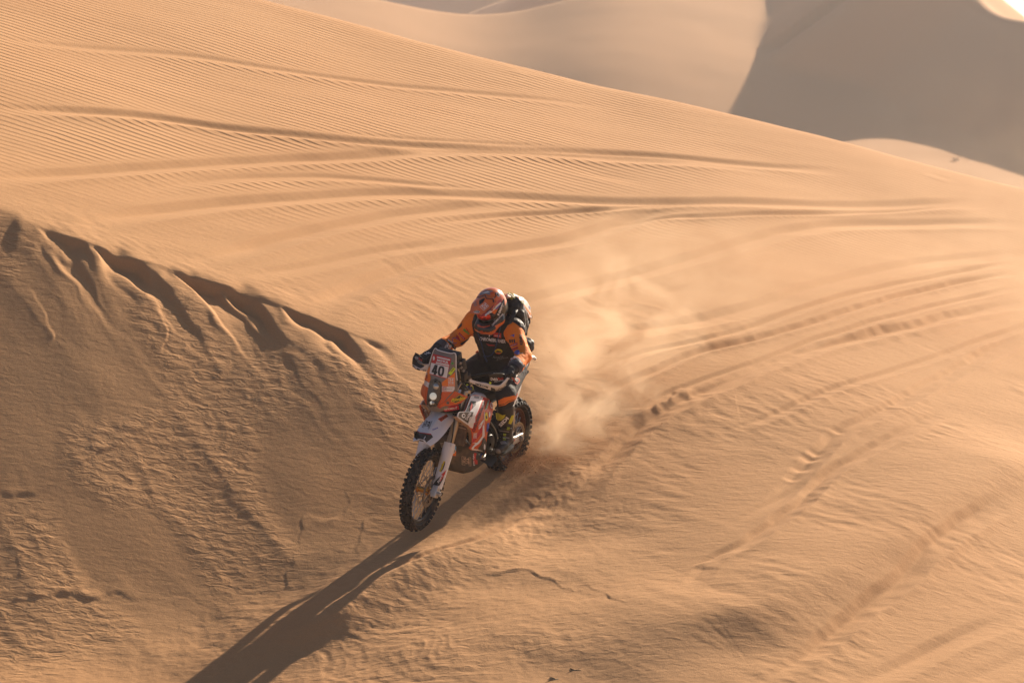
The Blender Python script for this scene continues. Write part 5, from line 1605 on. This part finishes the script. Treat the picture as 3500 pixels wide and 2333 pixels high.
# strap of the goggles
hs([(700,700),(770,640),(850,540),(900,420),(905,330),(920,440),(915,560),(880,650),(800,740),(720,790)], M_helm_k, .004, 3)
lb(k4, hh, '100%', (806,660), (905,430), 44, P_white, helmet, off=.008, bold=.05, up=(-40,-14), slant=.15)
lb(k4, hh, 'CHROMEBURNER', (690,868), (895,640), 30, P_white, helmet, off=.007, bold=.02, up=(-20,-22))
hs([(395,835),(430,830),(480,868),(540,870),(600,862),(640,850),(640,868),(560,890),(520,900),(470,890),(430,865),(420,880)], M_redor, .004, 2)
hs([(445,955),(500,950),(520,975),(500,1015),(470,1015)], M_redor, .004, 2)

# lanyard with its clip, hanging on the chest
m = MB()
A_ = lay([vest, person], kk(k4, [(868,770),(845,900),(815,1030),(775,1180),(735,1300),(690,1385),(620,1425),(580,1420)]), .010, PO)
B_ = lay([vest, person], kk(k4, [(400,890),(430,1000),(475,1120),(510,1250),(535,1350),(560,1410)]), .010, PO)
m.tube(A_, .0042, 6, 0, smooth=40); m.tube(B_, .0042, 6, 0, smooth=30)
c_ = lay([vest, person], kk(k4, [(545,1400),(575,1450),(605,1515)]), .014, PO)
m.tube(c_, .012, 8, 0, smooth=8, flat=.6)
m.build('lanyard', M_cord, person)

# ------------------------------------------------------------------ backpack (held by the rider, a thing of its own)
BK = np.array([.22, .03, 1.30])
pack = bpy.data.objects.new('backpack', None); C.objects.link(pack); pack.empty_display_size = .1
pack.matrix_world = BIKE_M @ Matrix.Translation(Vector(BK))
tag(pack, 'black backpack with a folded jacket tied on top, worn on the back of the rider', 'backpack')
RB = rotmat((0, 1, 0), rad(28))
def pchild(name, f, h, m_, sm=3, amp=0, par=None):
    V, F = nets(f, h, sm)
    if amp: V = wr(V, vnormals(V, F), amp, (14, 18))
    return skin_ob(name, V-BK, F, m_, par or pack)
bag_f = s_union([s_box((.215, .03, 1.49), (.080, .135, .190), .06, RB), s_box((.135, .035, 1.455), (.05, .11, .13), .045, RB), s_cap((.22, .15, 1.36), (.28, .16, 1.54), .04, .035), s_box((.055, .06, 1.20), (.06, .13, .06), .04)], .04)
bag = pchild('bag', bag_f, .010, M_pack, 3, .005)
J_out = [(880,296,.0),(975,236,.02),(1080,240,.04),(1190,286,.06),(1290,328,.08),(1378,430,.10),(1420,560,.11),(1446,712,.12)]
J_in = [(886,330,.03),(985,300,.06),(1085,312,.08),(1165,362,.11),(1235,432,.13),(1305,520,.145),(1368,610,.15),(1402,690,.15)]
J_rows = []
for w_ in (0, .35, .7, 1):
    J_rows.append([np.array(at(*k4(a[0]*(1-w_)+b[0]*w_, a[1]*(1-w_)+b[1]*w_), y=a[2]*(1-w_)+b[2]*w_))-BK+np.array([.012, 0, .006])*math.sin(w_*3.14) for a, b in zip(J_out, J_in)])
jack = MB().sheet(J_rows, 12, 36, .022, 0, inward=(.15, 0, 1.3)-BK).build('folded_jacket', M_jacket, pack)
def pk(poly, m_, off=.004, cuts=2, t=None): return sticker(t or [jack, bag], poly, m_, parent=t or jack, name='print', off=off, cuts=cuts, origin=BK)
pk(kk(k4, [(895,285),(960,260),(985,262),(930,292),(880,305)]), M_orange); pk(kk(k4, [(1150,300),(1190,300),(1250,370),(1240,400),(1200,350)]), M_orange)
pk(kk(k4, [(1110,262),(1140,270),(1210,330),(1250,390),(1235,400),(1180,340)]), P_grey)
pk(kk(k4, [(1270,430),(1300,460),(1390,580),(1425,640),(1410,650),(1350,560)]), M_orange)
pk(kk(k4, [(1380,470),(1400,480),(1412,540),(1396,520)]), P_sky)
for nm, c_, rx, ry in (('cord', (1040,275), 48, 26), ('cord', (1052,335), 30, 24), ('cord', (1250,405), 26, 22), ('cord', (1372,1250), 20, 24)):
    q = lay([jack, bag, vest, person] if False else [jack, bag], [k4(c_[0]+rx*math.cos(a), c_[1]+ry*math.sin(a)+.35*rx*math.cos(a)) for a in np.linspace(0, 2*math.pi, 20)], .008, BK)
    MB().tube(q, .0030, 6).build('cord', M_cordy, pack)
q = lay([jack, bag], kk(k4, [(985,235),(1030,250),(1075,285),(1110,320),(1105,345)]), .008, BK)
MB().tube(q, .0032, 6, 0, smooth=20).build('cord', M_cordy, pack)
# straps over the shoulders and down the side
m = MB()
for pts in ([(.30, .13, 1.60), (.40, .165, 1.60), (.47, .17, 1.55), (.50, .165, 1.47), (.47, .175, 1.36), (.38, .19, 1.24), (.24, .18, 1.16)],
            [(.30, -.10, 1.60), (.40, -.135, 1.60), (.47, -.14, 1.55), (.50, -.135, 1.47), (.47, -.145, 1.36), (.38, -.16, 1.24), (.24, -.16, 1.16)]):
    m.tube([np.array(p)-BK for p in pts], .020, 8, 0, smooth=30, flat=.45)
m.build('shoulder_strap', M_pack, pack)
m = MB()
for a, b, c in (((1395,690),(1405,760),(1400,820)), ((1372,700),(1385,780),(1395,800)), ((1350,900),(1345,1000),(1335,1040)), ((1430,650),(1440,700),(1435,715))):
    q = [np.array(at(*k4(*p), y=.10))-BK for p in (a, b, c)]
    m.tube(q, .006, 6, 0, smooth=8)
m.build('loose_strap', M_pack, pack)
# ------------------------------------------------------------------ dust and sand thrown up by the rear wheel, plus a glow patch at far right
def on_ray(u, v, Yd):
    d = px_ray(u, v); return d/d[1]*Yd
BLOBS = [((1895,1530), 22.45, .17, 6.5), ((1970,1462), 22.75, .19, 5.5), ((2060,1395), 23.0, .20, 2.8), ((2150,1330), 23.5, .20, 1.5),
         ((2000,1310), 23.3, .42, .52), ((2090,1240), 23.8, .48, .40), ((1915,1400), 22.95, .26, .9), ((2130,1080), 24.2, .55, .30),
         ((2010,1090), 24.0, .52, .22), ((2040,920), 24.6, .52, .17), ((2330,1110), 24.6, .70, .16), ((1930,1250), 23.3, .38, .4),
         ((2520,1020), 25.5, .70, .06), ((2250,930), 25.5, .70, .10), ((3560,1050), 28.0, 1.7, .060)]  # last blob: thin dust added off to the right for a bright hazy glow
def build_dust():
    fs = []
    cs = []
    for (u, v), Yd, r, a in BLOBS:
        c = on_ray(u, v, Yd); cs.append((c, r, a))
        fs.append(s_ell(c, (r*2.1, r*2.1, r*2.0)))
    f = s_union(fs, .3)
    V, F = nets(f, .11, 2)
    m = bpy.data.materials.new('dust')
    m.use_nodes = True
    nt = m.node_tree; N = nt.nodes; L = nt.links
    N.remove(N['Principled BSDF'])
    pv = N.new('ShaderNodeVolumePrincipled')
    pv.inputs['Color'].default_value = (.95, .76, .55, 1)
    pv.inputs['Anisotropy'].default_value = .45
    L.new(pv.outputs[0], N['Material Output'].inputs['Volume'])
    g = N.new('ShaderNodeNewGeometry')
    prev = None
    for c, r, a in cs:
        sb = N.new('ShaderNodeVectorMath'); sb.operation = 'DISTANCE'; sb.inputs[1].default_value = tuple(c)
        L.new(g.outputs['Position'], sb.inputs[0])
        q = N.new('ShaderNodeMapRange'); q.interpolation_type = 'SMOOTHSTEP'
        q.inputs['From Min'].default_value = r*2.0; q.inputs['From Max'].default_value = 0; q.inputs['To Min'].default_value = 0; q.inputs['To Max'].default_value = a
        L.new(sb.outputs['Value'], q.inputs[0])
        if prev is None: prev = q.outputs[0]
        else:
            ad = N.new('ShaderNodeMath'); ad.operation = 'ADD'; L.new(prev, ad.inputs[0]); L.new(q.outputs[0], ad.inputs[1]); prev = ad.outputs[0]
    mp = N.new('ShaderNodeMapping'); mp.inputs['Scale'].default_value = (1.0, .7, 1.5); mp.inputs['Rotation'].default_value = (.2, .5, .4)
    L.new(g.outputs['Position'], mp.inputs['Vector'])
    n = N.new('ShaderNodeTexNoise'); n.inputs['Scale'].default_value = 1.9; n.inputs['Detail'].default_value = 7; n.inputs['Roughness'].default_value = .62; n.inputs['Distortion'].default_value = .9
    L.new(mp.outputs[0], n.inputs['Vector'])
    r_ = N.new('ShaderNodeMapRange'); r_.inputs['From Min'].default_value = .44; r_.inputs['From Max'].default_value = .72; r_.inputs['To Min'].default_value = .02; r_.inputs['To Max'].default_value = 1.35
    L.new(n.outputs[0], r_.inputs[0])
    mu = N.new('ShaderNodeMath'); mu.operation = 'MULTIPLY'; L.new(prev, mu.inputs[0]); L.new(r_.outputs[0], mu.inputs[1])
    L.new(mu.outputs[0], pv.inputs['Density'])
    o = skin_ob('dust_cloud', V, F, m)
    return tag(o, kind='stuff')
build_dust()

# grains and clods in the air and lying along the fresh track
def build_spray():
    rnd = np.random.default_rng(8)
    P0 = np.array([px_ground(u*S, v*S) for u, v in ((1176,1086),(1250,1020),(1330,965),(1420,893),(1500,851),(1600,809))])
    V = []; F = []
    k = 0
    tet = np.array([(1, 0, -.6), (-.5, .87, -.6), (-.5, -.87, -.6), (0, 0, 1.)])
    def grain(p, r):
        nonlocal k
        R = rotmat(rnd.normal(size=3)+1e-3, rnd.uniform(0, 3))
        s = r*(tet*rnd.uniform(.6, 1.3, (4, 1)))@R.T+p
        V.extend(s.tolist()); F.extend([(k, k+1, k+2), (k, k+3, k+1), (k+1, k+3, k+2), (k+2, k+3, k)]); k += 4
    for i in range(6000):
        t_ = min(rnd.exponential(.20), .98)*(len(P0)-1)
        a = int(t_); u = t_-a
        p = P0[a]*(1-u)+P0[a+1]*u
        p = p+np.array([rnd.normal(0, .10+.10*t_), rnd.normal(0, .10+.10*t_), 0])
        h = rnd.exponential(.045+.035*t_)
        z = base(p[0], p[1])+.01+h
        grain(np.array([p[0], p[1], float(z)]), rnd.uniform(.0016, .0034) if i % 30 or h > .08 else rnd.uniform(.005, .008))
    o = mesh_ob('sand_spray', V, F, SAND, smooth=False)
    return tag(o, kind='stuff')
build_spray()

# ------------------------------------------------------------------ small dry plants
M_twig = mat('dry_twig', (.34, .25, .13), .8)
def twig(u, v, size, seed, label, lying=True):
    rnd = random.Random(seed)
    p = px_ground(u, v)
    m = MB()
    for i in range(9):
        a = rnd.uniform(-.4, 3.4); l = size*rnd.uniform(.4, 1)
        q = [np.array([0, 0, .0])]
        for j in range(3):
            a += rnd.uniform(-.5, .5)
            q.append(q[-1]+np.array([math.cos(a), math.sin(a)*.7, rnd.uniform(-.02, .25)])*l/3)
        m.tube(q, [.006, .005, .004, .002], 5)
    o = m.build('dry_twig', M_twig)
    x, y = p[0], p[1]
    o.location = (x, y, float(GZ(x, y))-.004)
    tag(o, label, 'dry plant')

def GZ(x, y):
    z, _, _, _ = build_detail(np.array([x]), np.array([y]), base(np.array([x]), np.array([y])))
    return z[0]
twig(1900, 2318, .07, 3, 'pale dry twig sprouting from the sand by the bottom edge')
twig(1965, 2292, .06, 5, 'thin dry stalks lying flat on the sand just above the pale twig')

def shrub():
    # a lone small bush far down in the valley
    d = px_ray(3265, 549); d = d/d[1]
    Yq = np.arange(150, 330, .1); P = Yq[:, None]*d
    i = int(np.argmax(P[:, 2] < far_height(P[:, 0], P[:, 1])))
    g = P[i]
    rnd = random.Random(2)
    root = bpy.data.objects.new('desert_shrub', None); C.objects.link(root); root.location = tuple(g); root.empty_display_size = .2
    tag(root, 'tiny dark shrub alone on the sunlit valley floor beyond the dune', 'shrub')
    st_ = MB(); lf = MB()
    for k in range(14):
        a = rnd.uniform(0, 6.28); r = rnd.uniform(.15, .42); h = rnd.uniform(.12, .38)
        tip = np.array([r*math.cos(a), r*math.sin(a), h])
        st_.tube([(0, 0, -.03), tip*.5+[0, 0, .03], tip], [.012, .008, .004], 5)
        for j in range(9):
            c_ = tip*rnd.uniform(.5, 1.05)+np.array([rnd.gauss(0, .05), rnd.gauss(0, .05), rnd.gauss(0, .04)])
            R_ = rotmat(np.array([rnd.gauss(0, 1), rnd.gauss(0, 1), rnd.gauss(0, 1)+.01]), rnd.uniform(0, 3))
            lf.add([c_+R_@np.array(q)*.045 for q in ((-1, 0, 0), (0, .45, 0), (1, 0, 0), (0, -.45, 0))], [(0, 1, 2, 3)])
    st_.build('stems', M_twig, root)
    f_ = lf.build('foliage', mat('dark_leaves', (.05, .055, .03), .8), root); f_['kind'] = 'stuff'
shrub()
